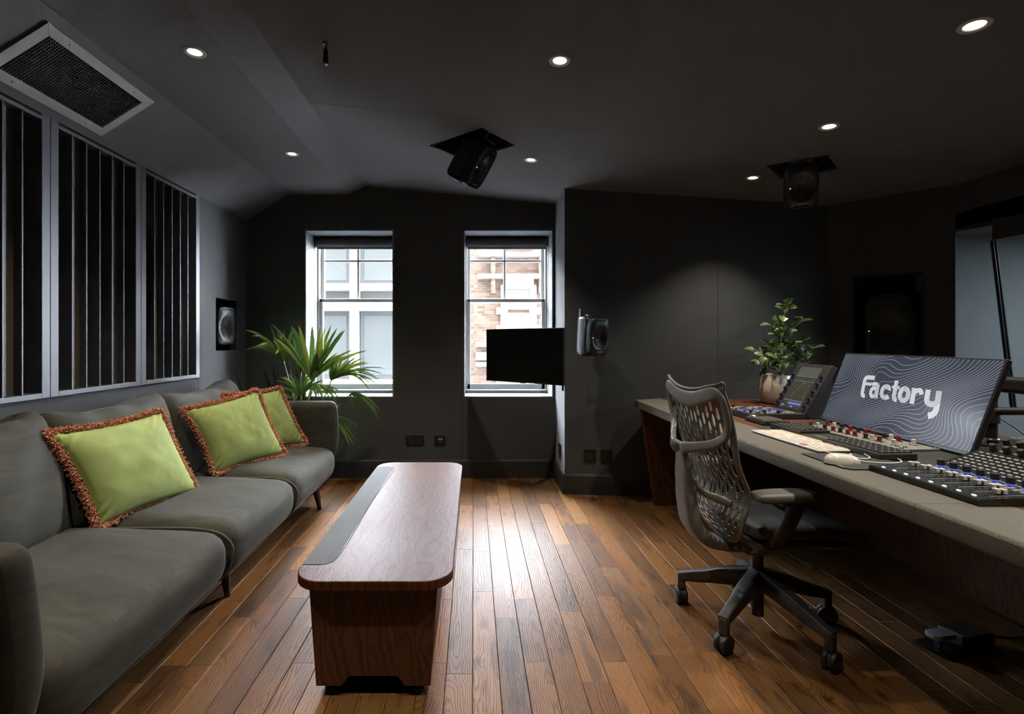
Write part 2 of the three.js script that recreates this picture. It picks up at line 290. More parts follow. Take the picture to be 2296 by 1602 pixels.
// skirting
const skirt = (name, A, B) => { const n = lenAB(A, B), dx = B[0] - A[0], dz = -(B[1] - A[1]); const o = mesh(name, metres(ext(poly([[0, 0], [0, 0.167], [-0.012, 0.167], [-0.020, 0.15], [-0.020, 0]]), n)).rotateY(Math.PI / 2), skirtPaint, null, V3(A[0], 0, -A[1])); o.rotation.y = Math.atan2(-dz, dx); struct(o); return o; };
skirt('baseboard_front', [XL, DF], [XP, DF]); skirt('baseboard_pier', [XP, DF], [XP, DP]); skirt('baseboard_right', [XP - 0.02, DP], CORNER); skirt('baseboard_left', [XL, DB], [XL, DF]);

// ---------------------------------------------------------------- oak plank floor
function plankTex(k) {
  seed(100 + k);
  const cx = rr(-3, 13), z0 = rr(0.4, 3), sl = rr(-1.2, 1.2), wob = rr(0.5, 1.6), sp = rr(0.55, 0.95), kn = rnd() < 0.5 ? [rr(0.2, 0.8), rr(0.15, 0.85)] : null, base = rr(0.86, 1.1), red = rr(-0.02, 0.03);
  const col = new Float32Array(192 * 1536 * 4);
  const at_ = (u, v) => {
    const X = u * 10, Y = v * 150, z = z0 + sl * (v - 0.5) * 3 + wob * (fbm(v * 5 + 3, k, 11, 3) - 0.5) * 3;
    let wx = X - cx + 1.1 * (fbm(X * 0.35, Y * 0.06, 20 + k, 3) - 0.5);
    let R = Math.sqrt(wx * wx + z * z * 2.2) + 0.5 * (fbm(X * 0.8, Y * 0.12, 40 + k, 3) - 0.5);
    let knot = 0;
    if (kn) { const dx = (u - kn[0]) * 10, dy = (v - kn[1]) * 150 * 0.45, q = Math.hypot(dx, dy); knot = Math.exp(-q * q / 1.2); R += 1.4 * Math.exp(-q * q / 5); }
    const ph = R / sp * 2 * Math.PI, ring = Math.pow(0.5 + 0.5 * Math.cos(ph + 0.6 * Math.sin(ph)), 2.4);
    const pore = sstep(0.60, 0.78, noise(X * 16 + 3, Y * 1.1, 60 + k)) * (0.35 + 0.65 * ring), fine = noise(X * 26, Y * 0.8, 70 + k);
    const mott = fbm(X * 0.22, Y * 0.045, 80 + k, 3), cloud = sstep(0.56, 0.76, mott);
    return [ring, pore, fine, cloud, knot, base, red];
  };
  return { color: tex(192, 1536, (u, v) => {
    const [ring, pore, fine, cloud, knot, b, red_] = at_(u, v);
    const t = clamp(0.40 * ring + 0.40 * pore + 0.14 * (fine - 0.5) + 0.42 * cloud + 0.85 * knot);
    return [b * lerp(0.575, 0.27, t) + red_, b * lerp(0.405, 0.17, t), b * lerp(0.235, 0.08, t) - red_ * 0.6];
  }), bump: tex(96, 768, (u, v) => { const [ring, pore] = at_(u, v); return 1 - clamp(0.45 * ring + 0.55 * pore); }, false) };
}
const PLANK_W = 0.0985, plankMats = [];
for (let k = 0; k < 10; k++) {
  const t = plankTex(k), tones = [[0.68, 0.68, 0.66], [0.48, 0.47, 0.47], [0.82, 0.80, 0.75]];
  for (const c of tones) plankMats.push(phys({ map: t.color, bumpMap: t.bump, bumpScale: 0.0007, color: L(...c), roughness: 0.43, specularIntensity: 0.55 }));
}
const plankGeo = new Map();
function plankGeometry(len, flip, off) {
  const key = len + '|' + flip + '|' + off;
  if (!plankGeo.has(key)) {
    const w = PLANK_W / 2, b = 0.0013, l = len / 2 - 0.0006, g = ext(poly([[-w, -0.012], [w, -0.012], [w, -b], [w - b, 0], [-w + b, 0], [-w, -b]]), l * 2).translate(0, 0, -l);
    const p = g.attributes.position, uv = g.attributes.uv;
    for (let i = 0; i < p.count; i++) { const u = p.getX(i) / 0.1 + 0.5, v = (p.getZ(i) + len / 2) / 1.5 + off; uv.setXY(i, flip ? 1 - u : u, flip ? 1 - v : v); }
    plankGeo.set(key, g);
  }
  return plankGeo.get(key);
}
{
  seed(4);
  const floorPlanks = floorGroup, lengths = [0.32, 0.46, 0.6, 0.74, 0.9, 1.08], rest = [];
  for (let n = -21; n < 32; n++) {
    let d = DF - 0.002, first = true;
    const x = -0.003 + 0.1 * (n + 0.5);
    while (d > DB) {
      let len = lengths[Math.floor(rnd() * lengths.length)];
      if (first) { len = lengths[Math.floor(rnd() * 6)]; d += rr(0, 0.3); first = false; }
      const geo = plankGeometry(len, rnd() < 0.5, Math.floor(rnd() * 3) * 0.13), m = plankMats[Math.floor(rnd() * plankMats.length)];
      const mid = d - len / 2, seen = mid + len / 2 > 1.3 && x > -1.75 && x < 2.75 && !(x > 1.9 && mid > 3.2);
      if (seen) { const o = mesh('plank', geo, m, floorPlanks, V3(x, rr(-0.0004, 0.0002), -mid)); }
      else rest.push([geo, m, x, mid]);
      d -= len;
    }
  }
  const g = join(rest.map(([geo, , x, mid]) => geo.clone().translate(x, 0, -mid)));
  mesh('far_planks', g, plankMats[4], floorPlanks).userData.kind = 'stuff';
  floorPlanks.userData.label = 'warm brown oak plank floor';
}

// ---------------------------------------------------------------- recessed downlights
const trimMat = mat({ color: L(0.45, 0.44, 0.42), roughness: 0.35 });
const lampGlow = mat({ color: L(0.9, 0.9, 0.88), emissive: L(1.0, 0.93, 0.78), emissiveIntensity: 14, roughness: 0.4 });
const baffleMat = mat({ color: L(0.25, 0.25, 0.24), roughness: 0.4 });
const LAMP_LABELS = ['round recessed downlight alone in the sloping ceiling over the open floor', 'round recessed downlight beside the hanging loudspeaker over the middle of the room', 'round recessed downlight beside the air grille above the sofa', 'round recessed downlight close to the window wall above the sofa', 'round recessed downlight in the ceiling above the fader surface', 'round recessed downlight between two others above the desk', 'round recessed downlight beside the hanging loudspeaker near the plant', 'round recessed downlight behind the open floor, near the back wall', 'round recessed downlight above the near sofa arm', 'round recessed downlight above the near end of the desk'];
LIGHTS.forEach(([x, d], i) => {
  const y = ceilAt(x), g = thing('ceiling_downlight', LAMP_LABELS[i], 'downlight', V3(x, y, -d), 0, 'recessed ceiling downlights');
  g.rotation.z = x > ridgeX ? Math.atan(fall) : 0;
  mesh('trim_ring', lathe([[0.031, 0.001], [0.034, -0.004], [0.046, -0.004], [0.0485, -0.001], [0.0485, 0.0005], [0.035, 0.001]], 36), trimMat, g);
  mesh('baffle', lathe([[0.0335, -0.001], [0.031, 0.012], [0.029, 0.026]], 32), baffleMat, g);
  mesh('lamp', lathe([[0, 0.009], [0.015, 0.009], [0.026, 0.012], [0.028, 0.02], [0, 0.022]], 28), lampGlow, g);
  const s = new THREE.SpotLight(LAMP_COLOR, LAMP_CANDELA, 0, 0.80, 0.95, 2);
  s.position.set(0, -0.006, 0); s.target.position.set(0, -1, 0); s.castShadow = true; s.shadow.radius = 1.2; s.shadow.mapSize.set(512, 512);
  g.add(s, s.target); g.rotation.z = x > ridgeX ? Math.atan(fall) : 0;
});

// ---------------------------------------------------------------- the street outside
{
  const brickT = tex(512, 512, (u, v) => { const rows = 32, r = Math.floor(v * rows), cu = u * 12 + (r % 2) * 0.5, c = Math.floor(cu), fu = cu - c, fv = v * rows - r; if (fu < 0.05 || fv < 0.14) return [0.66, 0.63, 0.59]; const k = 0.85 + 0.28 * hash(c, r, 3); return [0.62 * k, 0.535 * k, 0.475 * k]; });
  const brick = mat({ map: per(brickT, 2.7, 2.4), color: L(0.66, 0.66, 0.66), roughness: 0.9 }), stone = mat({ color: L(0.40, 0.39, 0.37), roughness: 0.8 }), frame = mat({ color: L(0.52, 0.52, 0.51), roughness: 0.6 }), greyFrame = mat({ color: L(0.11, 0.125, 0.135), roughness: 0.5 });
  const shopGlass = mat({ color: L(0.145, 0.165, 0.168), roughness: 0.12 }), blindW = mat({ color: L(0.25, 0.26, 0.265), roughness: 0.7 });
  const DX = 14, P = (px, py) => [(px - CX) / FOCAL * DX, EYE - (py - CY) / FOCAL * DX];
  const rectW = (px0, py0, px1, py1, t, off = 0) => { const [a, b] = P(px0, py0), [c, e] = P(px1, py1); return rbox(Math.abs(c - a), Math.abs(e - b), t, 0.02, (a + c) / 2, (b + e) / 2, -(DX - t / 2 - off)); };
  // office building seen through the left window
  const A = thing('office_building', 'pale office building with large white framed windows across the street', 'building', V3(0, 0, 0));
  const wa = P(1000, 0)[0];
  mesh('wall', box(wa + 40 - 0.05, 9.2, 0.4, (wa - 40 - 0.05) / 2, 0.2, -DX - 0.25), blindW, A);
  for (let k = -5; k < 2; k++) {
    const o = k * 197, put = (a, b, c, d, t, off, m, name, par = A) => mesh(name, rectW(a + o, b, c + o, d, t, off), m, par);
    put(600, 850, 797, 905, 0.5, 0, frame, 'sill_band'); put(600, 681, 797, 699, 0.4, 0, frame, 'transom'); put(790, 380, 808, 850, 0.35, 0, frame, 'mullion'); put(600, 505, 797, 536, 0.3, 0, stone, 'spandrel');
    put(600, 640, 797, 655, 0.45, 0, stone, 'cornice'); 
    for (const [a, b, c, d] of [[612, 699, 700, 850], [710, 699, 789, 850], [612, 536, 700, 640], [710, 536, 789, 640], [612, 420, 700, 505], [710, 420, 789, 505]]) { const w = put(a, b, c, d, 0.12, -0.02, greyFrame, 'window_frame'); put(a + 9, b + 9, c - 9, d - 9, 0.13, -0.01, shopGlass, 'pane', w); }
  }
  // brick building seen through the right window
  const B = thing('brick_building', 'orange brick building with white stone window surrounds across the street', 'building', V3(0, 0, 0));
  mesh('wall', box(6 - wa - 0.05, 9.2, 0.4, (6 + wa + 0.05) / 2, 0.2, -DX - 0.2), brick, B);
  for (let k = 0; k < 3; k++) {
    const o = k * 150, put = (a, b, c, d, t, off, m, name, par = B) => mesh(name, rectW(a + o, b, c + o, d, t, off), m, par);
    put(1071, 571, 1215, 579, 0.35, 0, stone, 'string_course'); put(1071, 617, 1215, 627, 0.3, 0, stone, 'string_course');
    put(1128, 622, 1196, 650, 0.16, 0, stone, 'window_head'); put(1122, 640, 1138, 910, 0.14, 0, stone, 'window_jamb'); put(1186, 640, 1202, 910, 0.14, 0, stone, 'window_jamb'); put(1128, 520, 1202, 560, 0.12, 0, stone, 'window_apron');
    for (let q = 0; q < 6; q++) { put(1112, 690 + q * 40, 1124, 706 + q * 40, 0.15, 0, stone, 'quoin'); put(1200, 690 + q * 40, 1212, 706 + q * 40, 0.15, 0, stone, 'quoin'); }
    for (const [b, d] of [[650, 695], [702, 790], [800, 900], [430, 515]]) { const w = put(1138, b, 1186, d, 0.1, -0.02, frame, 'window_frame'); put(1141, b + 3, 1161, d - 3, 0.11, -0.01, blindW, 'pane', w); put(1163, b + 3, 1183, d - 3, 0.11, -0.01, blindW, 'pane', w); }
    const cp = put(1066, 790, 1098, 808, 0.2, 0, stone, 'carved_panel'); put(1066, 768, 1098, 778, 0.25, 0, stone, 'carved_panel_cornice'); put(1066, 812, 1098, 822, 0.25, 0, stone, 'carved_panel_sill');
    put(1100, 575, 1110, 660, 0.22, 0, brick, 'pilaster'); put(1206, 575, 1216, 660, 0.22, 0, brick, 'pilaster');
  }
  // unseen front of this house, made tall and dark to dim the facade opposite
  struct(mesh('wall_house_sky_block', [box(90, 38, 0.4, 0, 2.9 + 19, -(DF + 0.28)), box(42.4, 7.2, 0.4, -2.6 - 21.2, -0.7, -(DF + 0.28)), box(42.4, 7.2, 0.4, 3.7 + 21.2, -0.7, -(DF + 0.28)), box(6.4, 3.9, 0.4, 0.55, -2.34, -(DF + 0.28))], mat({ color: L(0.07, 0.065, 0.06), roughness: 0.9 })));
  
  struct(mesh('street', box(90, 0.2, 12, 0, -4.2, -10.5), mat({ color: L(0.12, 0.12, 0.12), roughness: 0.9 })));
}

// ---------------------------------------------------------------- acoustic diffusers on the left wall
{
  const fins = [0.1245, 0.2165, 0.3085, 0.4005, 0.4925, 0.58];
  const bronze = mat({ color: L(0.10, 0.085, 0.065), roughness: 0.5, map: per(fabricTone, 0.5) });
  const names = ['nearest the sofa arm by the camera end', 'in the middle of the row', 'next to the wall loudspeaker'];
  [1.71, 2.357, 3.0].forEach((d0, k) => {
    const w = [0.646, 0.642, 0.641][k], h0 = DIF.h0, h1 = 2.336, H = h1 - h0;
    const g = thing('acoustic_diffuser', ['tall slatted diffuser panel reaching past the near sofa arm', 'tall slatted diffuser panel in the middle of the row behind the sofa', 'tall slatted diffuser panel beside the wall loudspeaker niche'][k], 'diffuser', at(XL, h0, d0), Math.PI / 2, 'diffusers on the left wall');
    // local x runs away from the camera along the wall, local z into the room
    const st = 0.046, front = 0.012, dep = 0.185;
    mesh('stile', rbox(st, H, dep, 0.002, st / 2, H / 2, front - dep / 2), satinGrey, g);
    mesh('stile', rbox(st, H, dep, 0.002, w - st / 2 - 0.001, H / 2, front - dep / 2), satinGrey, g);
    mesh('rail', rbox(w - 2 * st, 0.026, dep, 0.002, w / 2, 0.013, front - dep / 2), satinGrey, g);
    mesh('rail', rbox(w - 2 * st, 0.018, dep, 0.002, w / 2, H - 0.02, front - dep / 2), satinGrey, g);
    const xs = [st, ...[1, 2, 3, 4, 5].map((i) => st + (w - 2 * st) * i / 6), w - st];
    for (let i = 1; i < 6; i++) mesh('fin', rbox(0.009, H - 0.05, dep - 0.006, 0.002, xs[i], H / 2, front - 0.004 - dep / 2), satinGrey, g);
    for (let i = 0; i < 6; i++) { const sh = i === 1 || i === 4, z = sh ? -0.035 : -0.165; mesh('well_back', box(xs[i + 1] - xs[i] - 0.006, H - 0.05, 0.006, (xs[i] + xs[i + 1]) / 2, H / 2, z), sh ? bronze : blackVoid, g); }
  });
}

// ---------------------------------------------------------------- air grille in the sloping ceiling strip
{
  const a = Math.atan2(2.582 - 2.342, -1.694 + 2.073), g = thing('air_grille', 'rectangular grey framed air grille in the sloping ceiling above the diffusers', 'vent', V3(-1.883, 2.342 + (-1.883 + 2.073) * Math.tan(a), -2.30));
  g.rotation.z = a;
  const W = 0.345, D = 0.66, f = 0.047, y = -0.006, grilleMetal = mat({ color: L(0.34, 0.34, 0.335), roughness: 0.5, metalness: 0.2 });
  const strip = (pts) => metres(ext(poly(pts), 0.012, 0.0015).rotateX(-Math.PI / 2).translate(0, y - 0.004, 0));
  const w = W / 2, d = D / 2;
  for (const p of [[[-w, -d], [w, -d], [w - f, -d + f], [-w + f, -d + f]], [[w, -d], [w, d], [w - f, d - f], [w - f, -d + f]], [[w, d], [-w, d], [-w + f, d - f], [w - f, d - f]], [[-w, d], [-w, -d], [-w + f, -d + f], [-w + f, d - f]]]) mesh('frame_strip', strip(p), grilleMetal, g);
  const bars = [], nx = 20, nz = 44;
  for (let i = 1; i < nx; i++) bars.push(box(0.0016, 0.008, D - 2 * f, -w + f + (W - 2 * f) * i / nx, -0.004, 0));
  for (let i = 1; i < nz; i++) bars.push(box(W - 2 * f, 0.008, 0.0012, 0, -0.003, -d + f + (D - 2 * f) * i / nz));
  const core = mesh('egg_crate_core', bars, mat({ color: L(0.022, 0.022, 0.022), roughness: 0.6 }), g); core.userData.kind = 'stuff';
  const di = W - 2 * f + 0.012, dj = D - 2 * f + 0.012, duct = mat({ color: L(0.42, 0.43, 0.44), roughness: 0.5, metalness: 0.5 });
  mesh('duct', [box(0.004, 0.3, dj, -di / 2, 0.15, 0), box(0.004, 0.3, dj, di / 2, 0.15, 0), box(di, 0.3, 0.004, 0, 0.15, -dj / 2), box(di, 0.3, 0.004, 0, 0.15, dj / 2), box(di, 0.004, dj, 0, 0.3, 0)], duct, g);
  for (const [x, z] of [[w - f / 2, 0.2], [w - f / 2, -0.2], [-w + f / 2, 0.2], [-w + f / 2, -0.2]]) mesh('screw', lathe([[0, -0.004], [0.004, -0.0035], [0.006, 0]], 12).translate(x, y - 0.003, z), chrome, g);
}

// ---------------------------------------------------------------- tiny camera hanging from the ceiling
{
  const p = at(-0.686, ceilAt(-0.686), 2.244), g = thing('ceiling_microphone', 'small black cylindrical microphone hanging from the ceiling', 'microphone', p);
  mesh('bracket', [cyl(0.013, 0.013, 0.006, 16, 0, -0.003, 0), cyl(0.004, 0.004, 0.03, 10, 0.002, -0.02, 0)], darkMetal, g);
  mesh('body', lathe([[0, -0.028], [0.0085, -0.029], [0.011, -0.042], [0.011, -0.07], [0.0125, -0.072], [0.0125, -0.092], [0.01, -0.096], [0, -0.096]], 18), blackPlastic, g);
  mesh('tip', lathe([[0.004, -0.0965], [0.009, -0.0965], [0.0095, -0.100], [0.004, -0.100]], 18), chrome, g);
}

// ---------------------------------------------------------------- sockets
{
  const plate = (name, label, cat, w, pos, turn, kind) => {
    const g = thing(name, label, cat, pos, turn);
    mesh('plate', rbox(w, 0.09, 0.008, 0.003, 0, 0, 0.004), blackGloss, g);
    if (kind === 'double') for (const x of [-0.035, 0.035]) mesh('socket_face', [rbox(0.05, 0.05, 0.002, 0.001, x, -0.004, 0.0085), box(0.006, 0.012, 0.001, x, 0.012, 0.0098), box(0.012, 0.006, 0.001, x - 0.012, -0.012, 0.0098), box(0.012, 0.006, 0.001, x + 0.012, -0.012, 0.0098)], blackPlastic, g);
    else mesh('socket_face', rbox(0.04, 0.04, 0.002, 0.001, 0, 0, 0.0085), blackPlastic, g);
    if (kind === 'data') { mesh('jack', rbox(0.012, 0.012, 0.003, 0.001, -0.012, 0.012, 0.0095), mat({ color: L(0.6, 0.55, 0.3), roughness: 0.5 }), g); mesh('jack', rbox(0.012, 0.012, 0.003, 0.001, 0.012, 0.012, 0.0095), mat({ color: L(0.6, 0.58, 0.5), roughness: 0.5 }), g); }
    if (kind === 'switch') mesh('rocker', rbox(0.012, 0.018, 0.004, 0.001, 0.014, 0.012, 0.0095), blackGloss, g);
  };
  plate('wall_socket', 'black double power socket under the windows beside the data plate', 'socket', 0.158, at(-0.531, 0.339, DF), 0, 'double');
  plate('data_socket', 'black data plate with two pale jacks under the windows', 'socket', 0.096, at(-0.302, 0.339, DF), 0, 'data');
  const th = Math.atan2(-(3.95 - 3.76), 2.76 - 0.745);
  plate('wall_socket', 'black power socket with a switch low on the wall below the wall loudspeaker', 'socket', 0.094, at(0.948, 0.318, 3.9305), th, 'switch');
  plate('wall_socket', 'black blank plate low on the wall next to the switched socket', 'socket', 0.094, at(1.077, 0.318, 3.9185), th, 'blank');
  plate('wall_socket', 'black power socket low on the narrow side of the pier', 'socket', 0.094, at(XP, 0.318, 4.14), -Math.PI / 2, 'double2');
}

// ---------------------------------------------------------------- soft upholstery
function softBox(w, h, d, r, bulge = {}, seg = 22) {
  const b = mergeVertices((() => { const q = new THREE.BoxGeometry(w, h, d, seg, seg, seg); q.deleteAttribute('normal'); q.deleteAttribute('uv'); return q; })(), 1e-5), p = b.attributes.position, a = V3(), hx = w / 2 - r, hy = h / 2 - r, hz = d / 2 - r;
  for (let i = 0; i < p.count; i++) {
    a.fromBufferAttribute(p, i);
    const c = V3(clamp(a.x, -hx, hx), clamp(a.y, -hy, hy), clamp(a.z, -hz, hz)), q = a.clone().sub(c); if (q.lengthSq() > 0) q.setLength(r);
    const s = c.add(q), ux = s.x / (w / 2), uy = s.y / (h / 2), uz = s.z / (d / 2);
    if (bulge.f) bulge.f(s, ux, uy, uz);
    p.setXYZ(i, s.x, s.y, s.z);
  }
  b.computeVertexNormals();
  const g = b.toNonIndexed(), n = b.attributes.normal; // keep smooth normals
  g.setAttribute('uv', new THREE.BufferAttribute(new Float32Array(g.attributes.position.count * 2), 2));
  return metres(g);
}
const velvetTone = tex(1024, 1024, (u, v) => {
  const wx = 1.6 * (fbm(u * 4, v * 4, 31, 3, 4, 4) - 0.5), n = fbm(u * 6 + wx, v * 26 + wx * 3, 33, 4), m = fbm(u * 3, v * 3, 35, 2, 3, 3), streak = noise(u * 18 + wx * 3, v * 120 + wx * 9, 36), k = 0.72 + 0.62 * (n - 0.5) + 0.45 * (m - 0.5) + 0.12 * (streak - 0.5) + 0.16 * (noise(u * 380, v * 380, 38) - 0.5);
  return [clamp(k * 0.92), clamp(k * 0.92), clamp(k * 0.84)];
}, false);
const sofaVelvet = phys({ color: L(0.060, 0.056, 0.040), map: per(velvetTone, 0.9), roughness: 0.85, sheen: 1, sheenRoughness: 0.42, sheenColor: L(0.33, 0.335, 0.35), bumpMap: per(speckle, 0.12), bumpScale: 0.0006 });
const pipingMat = phys({ color: L(0.06, 0.06, 0.05), roughness: 0.9, sheen: 0.6, sheenColor: L(0.3, 0.3, 0.3) });
const legWood = mat({ color: L(0.035, 0.016, 0.009), roughness: 0.45 });
{
  const sofa = thing('sofa', 'long dark olive velvet three seat sofa along the slatted wall', 'sofa', at(0, 0, 0));
  const seats = [[1.215, 2.115], [2.115, 2.895], [2.895, 3.735]];
  seats.forEach(([a, b], i) => {
    const w = 0.92, h = 0.262, L_ = b - a - 0.004;
    const g = softBox(w, h, L_, 0.08, { f: (s, ux, uy, uz) => {
      const end = 1 - Math.pow(Math.abs(uz), 10);
      if (uy > 0) s.y += 0.028 * (1 - ux * ux) * (1 - Math.pow(Math.abs(uz), 5)) * uy;
      if (ux > 0.2) s.x += 0.020 * (1 - uy * uy) * (0.6 + 0.4 * (1 - uz * uz)) - 0.045 * Math.pow(clamp((0.0 - uy) / 1.0), 1.5) * sstep(0.2, 1, ux);
      s.y += 0.004 * Math.sin(s.z * 14 + i * 2) * (1 - ux * ux) * clamp(uy);
    } });
    const m = mesh('seat_cushion', g, sofaVelvet, sofa, at(-1.525, 0.309, (a + b) / 2));
    m.rotation.z = -0.018;
  });
  // piping between seats and along the bottom edge
  for (const d of [2.115, 2.895]) mesh('seat_piping', tube([at(-1.72, 0.425, d), at(-1.4, 0.428, d), at(-1.20, 0.423, d), at(-1.10, 0.40, d), at(-1.055, 0.35, d), at(-1.058, 0.29, d), at(-1.085, 0.22, d), at(-1.12, 0.195, d)], 0.0055, 40, 6), pipingMat, sofa);
  mesh('base_piping', tube([at(-1.125, 0.188, 1.24), at(-1.122, 0.187, 2.4), at(-1.125, 0.188, 3.72)], 0.006, 24, 6), pipingMat, sofa);
  mesh('base_frame', rbox(0.78, 0.05, 2.5, 0.01, -1.55, 0.165, -2.475), mat({ color: L(0.01, 0.01, 0.01), roughness: 0.9 }), sofa);
  mesh('back_shell', softBox(0.10, 0.66, 2.70, 0.045, {}, 18), sofaVelvet, sofa, at(-1.995, 0.52, 2.475)).rotation.z = 0.06;
  // back cushions
  [[1.23, 2.07], [2.07, 2.84], [2.84, 3.71]].forEach(([a, b], i) => {
    const H = 0.53, W = 0.24, D = b - a + 0.01;
    const g = softBox(W, H, D, 0.058, { f: (s, ux, uy, uz) => {
      const cr = (1 - Math.pow(Math.abs(uy), 2.5)) * (1 - Math.pow(Math.abs(uz), 3.5));
      s.x += (ux > 0 ? 0.055 : -0.01) * cr * Math.abs(ux);
      const ear = Math.pow(Math.abs(uz), 6) * Math.pow(clamp(uy), 3);
      s.y += 0.075 * ear * (uz < 0 ? 1 : 0.45) - 0.018 * (1 - uz * uz) * clamp(uy) + 0.006 * Math.sin(uz * 9 + i);
      s.x -= 0.05 * ear * Math.sign(ux);
      s.x += 0.004 * Math.sin(uz * 13 + uy * 4 + i * 3) * clamp(ux);
    } });
    const m = mesh('back_cushion', g, sofaVelvet, sofa, at(-1.855, 0.655, (a + b) / 2)); m.rotation.z = 0.20;
  });
  // arms: thin upholstered shells, taller than the seat and waisted at the foot
  for (const [d, lean] of [[1.145, 1], [3.79, -1]]) {
    const g = softBox(0.93, 0.60, 0.105, 0.05, { f: (s, ux, uy, uz) => { if (ux > 0) { s.x += 0.02 * (1 - uy * uy) * ux; s.x -= 0.085 * Math.pow(clamp(-uy), 1.6) * ux; } s.z += lean * 0.02 * uy; } }, 26);
    mesh('arm', g, sofaVelvet, sofa, at(d < 2 ? -1.52 : -1.545, 0.475, d));
  }
  for (const [x, d, sx, sd] of [[-1.135, 3.575, 0.03, 0.02], [-1.20, 2.36, 0.02, 0], [-1.135, 1.33, 0.03, -0.02], [-1.90, 3.575, -0.03, 0.02], [-1.90, 1.33, -0.03, -0.02]]) mesh('leg', rodBetween(at(x, 0.0, d), at(x - sx, 0.175, d - sd), 0.014, 0.026, 14), legWood, sofa);
}

// ---------------------------------------------------------------- green cushions with a fringe
const greenVelvetTone = tex(512, 512, (u, v) => { const n = fbm(u * 3, v * 3, 51, 4, 3, 3), k = 0.86 + 0.34 * (n - 0.5) + 0.1 * (noise(u * 256, v * 256, 53, 256, 256) - 0.5); return [k, k, k * 0.95]; }, false);
const greenVelvet = phys({ color: L(0.335, 0.40, 0.115), map: greenVelvetTone, roughness: 0.85, sheen: 1, sheenRoughness: 0.4, sheenColor: L(0.22, 0.30, 0.16), bumpMap: per(speckle, 0.25), bumpScale: 0.0003 });
const fringeMat = mat({ color: L(0.62, 0.27, 0.16), roughness: 0.9 });
function cushion(label, BL, BR, TL, TR, thick, sd) {
  seed(sd);
  const c = BL.clone().add(BR).add(TL).add(TR).multiplyScalar(0.25), g = thing('throw_cushion', label, 'cushion', V3(c.x, 0.43, c.z), 0, 'green fringed cushions on the sofa'), o = g.position;
  const n = BR.clone().sub(BL).cross(TL.clone().sub(BL)).normalize();
  const flatAt = (u, v) => {
    const bow = 0.085, su = u - 0.5, sv = v - 0.5, e = 4 * u * (1 - u), f = 4 * v * (1 - v);
    const uu = 0.5 + su * (1 - bow * f * 2 * Math.abs(su)), vv = 0.5 + sv * (1 - bow * e * 2 * Math.abs(sv));
    return BL.clone().multiplyScalar((1 - uu) * (1 - vv)).add(BR.clone().multiplyScalar(uu * (1 - vv))).add(TL.clone().multiplyScalar((1 - uu) * vv)).add(TR.clone().multiplyScalar(uu * vv)).sub(o);
  };
  const side = (s) => (u, v) => {
    const e = 4 * u * (1 - u), f = 4 * v * (1 - v), b = Math.pow(e * f, 0.42);
    const corner = Math.exp(-((1 - Math.abs(u - 0.5) * 2) ** 2 + (1 - Math.abs(v - 0.5) * 2) ** 2) * 7);
    const wr = 0.016 * (fbm(u * 5 + sd, v * 4, 90, 3) - 0.5) * b + 0.006 * corner * Math.sin((u - v) * 60 + sd);
    return flatAt(u, v).addScaledVector(n, s * (thick / 2 * b * (1.06 - 0.12 * v) + wr));
  };
  mesh('cover', [grid(side(1), 40, 40), grid((u, v) => side(-1)(1 - u, v), 40, 40)], greenVelvet, g);
  // fringe: short looped tufts along the seam
  const gs = [], per_ = 4, N = 100;
  for (let k = 0; k < per_ * N; k++) {
    const q = Math.floor(k / N), t = (k % N + rnd()) / N, uv = [[t, 0], [1, t], [1 - t, 1], [0, 1 - t]][q], p = flatAt(...uv), out = p.clone().sub(flatAt(0.5, 0.5)).projectOnPlane(n).normalize();
    const dir = [BL.clone().sub(TL), BR.clone().sub(BL), TL.clone().sub(BL), BL.clone().sub(BR)][q].normalize().lerp(out, 0.35).normalize();
    for (let j = 0; j < 13; j++) {
      const len = rr(0.009, 0.022), tip = p.clone().addScaledVector(dir, len).add(V3(rr(-1, 1), rr(-1, 1), rr(-1, 1)).multiplyScalar(0.012)).addScaledVector(n, rr(-0.008, 0.014));
      gs.push(rodBetween(p.clone().addScaledVector(dir, rr(-0.006, 0.006)), tip, 0.0019, 0.0030, 4));
    }
  }
  mesh('fringe', gs, fringeMat, g).userData.kind = 'stuff';
}
cushion('large green velvet cushion with coral fringe leaning alone on the sofa back', at(-1.61, 0.455, 2.075), at(-1.475, 0.445, 2.585), at(-1.76, 0.86, 2.00), at(-1.665, 0.87, 2.57), 0.15, 7);
cushion('green velvet cushion with coral fringe standing in front of another cushion', at(-1.55, 0.455, 2.90), at(-1.31, 0.462, 3.35), at(-1.725, 0.835, 2.88), at(-1.49, 0.905, 3.32), 0.14, 11);
cushion('green velvet cushion with coral fringe tucked behind another cushion against the far arm', at(-1.56, 0.46, 3.32), at(-1.285, 0.462, 3.70), at(-1.70, 0.875, 3.29), at(-1.475, 0.882, 3.67), 0.13, 15);

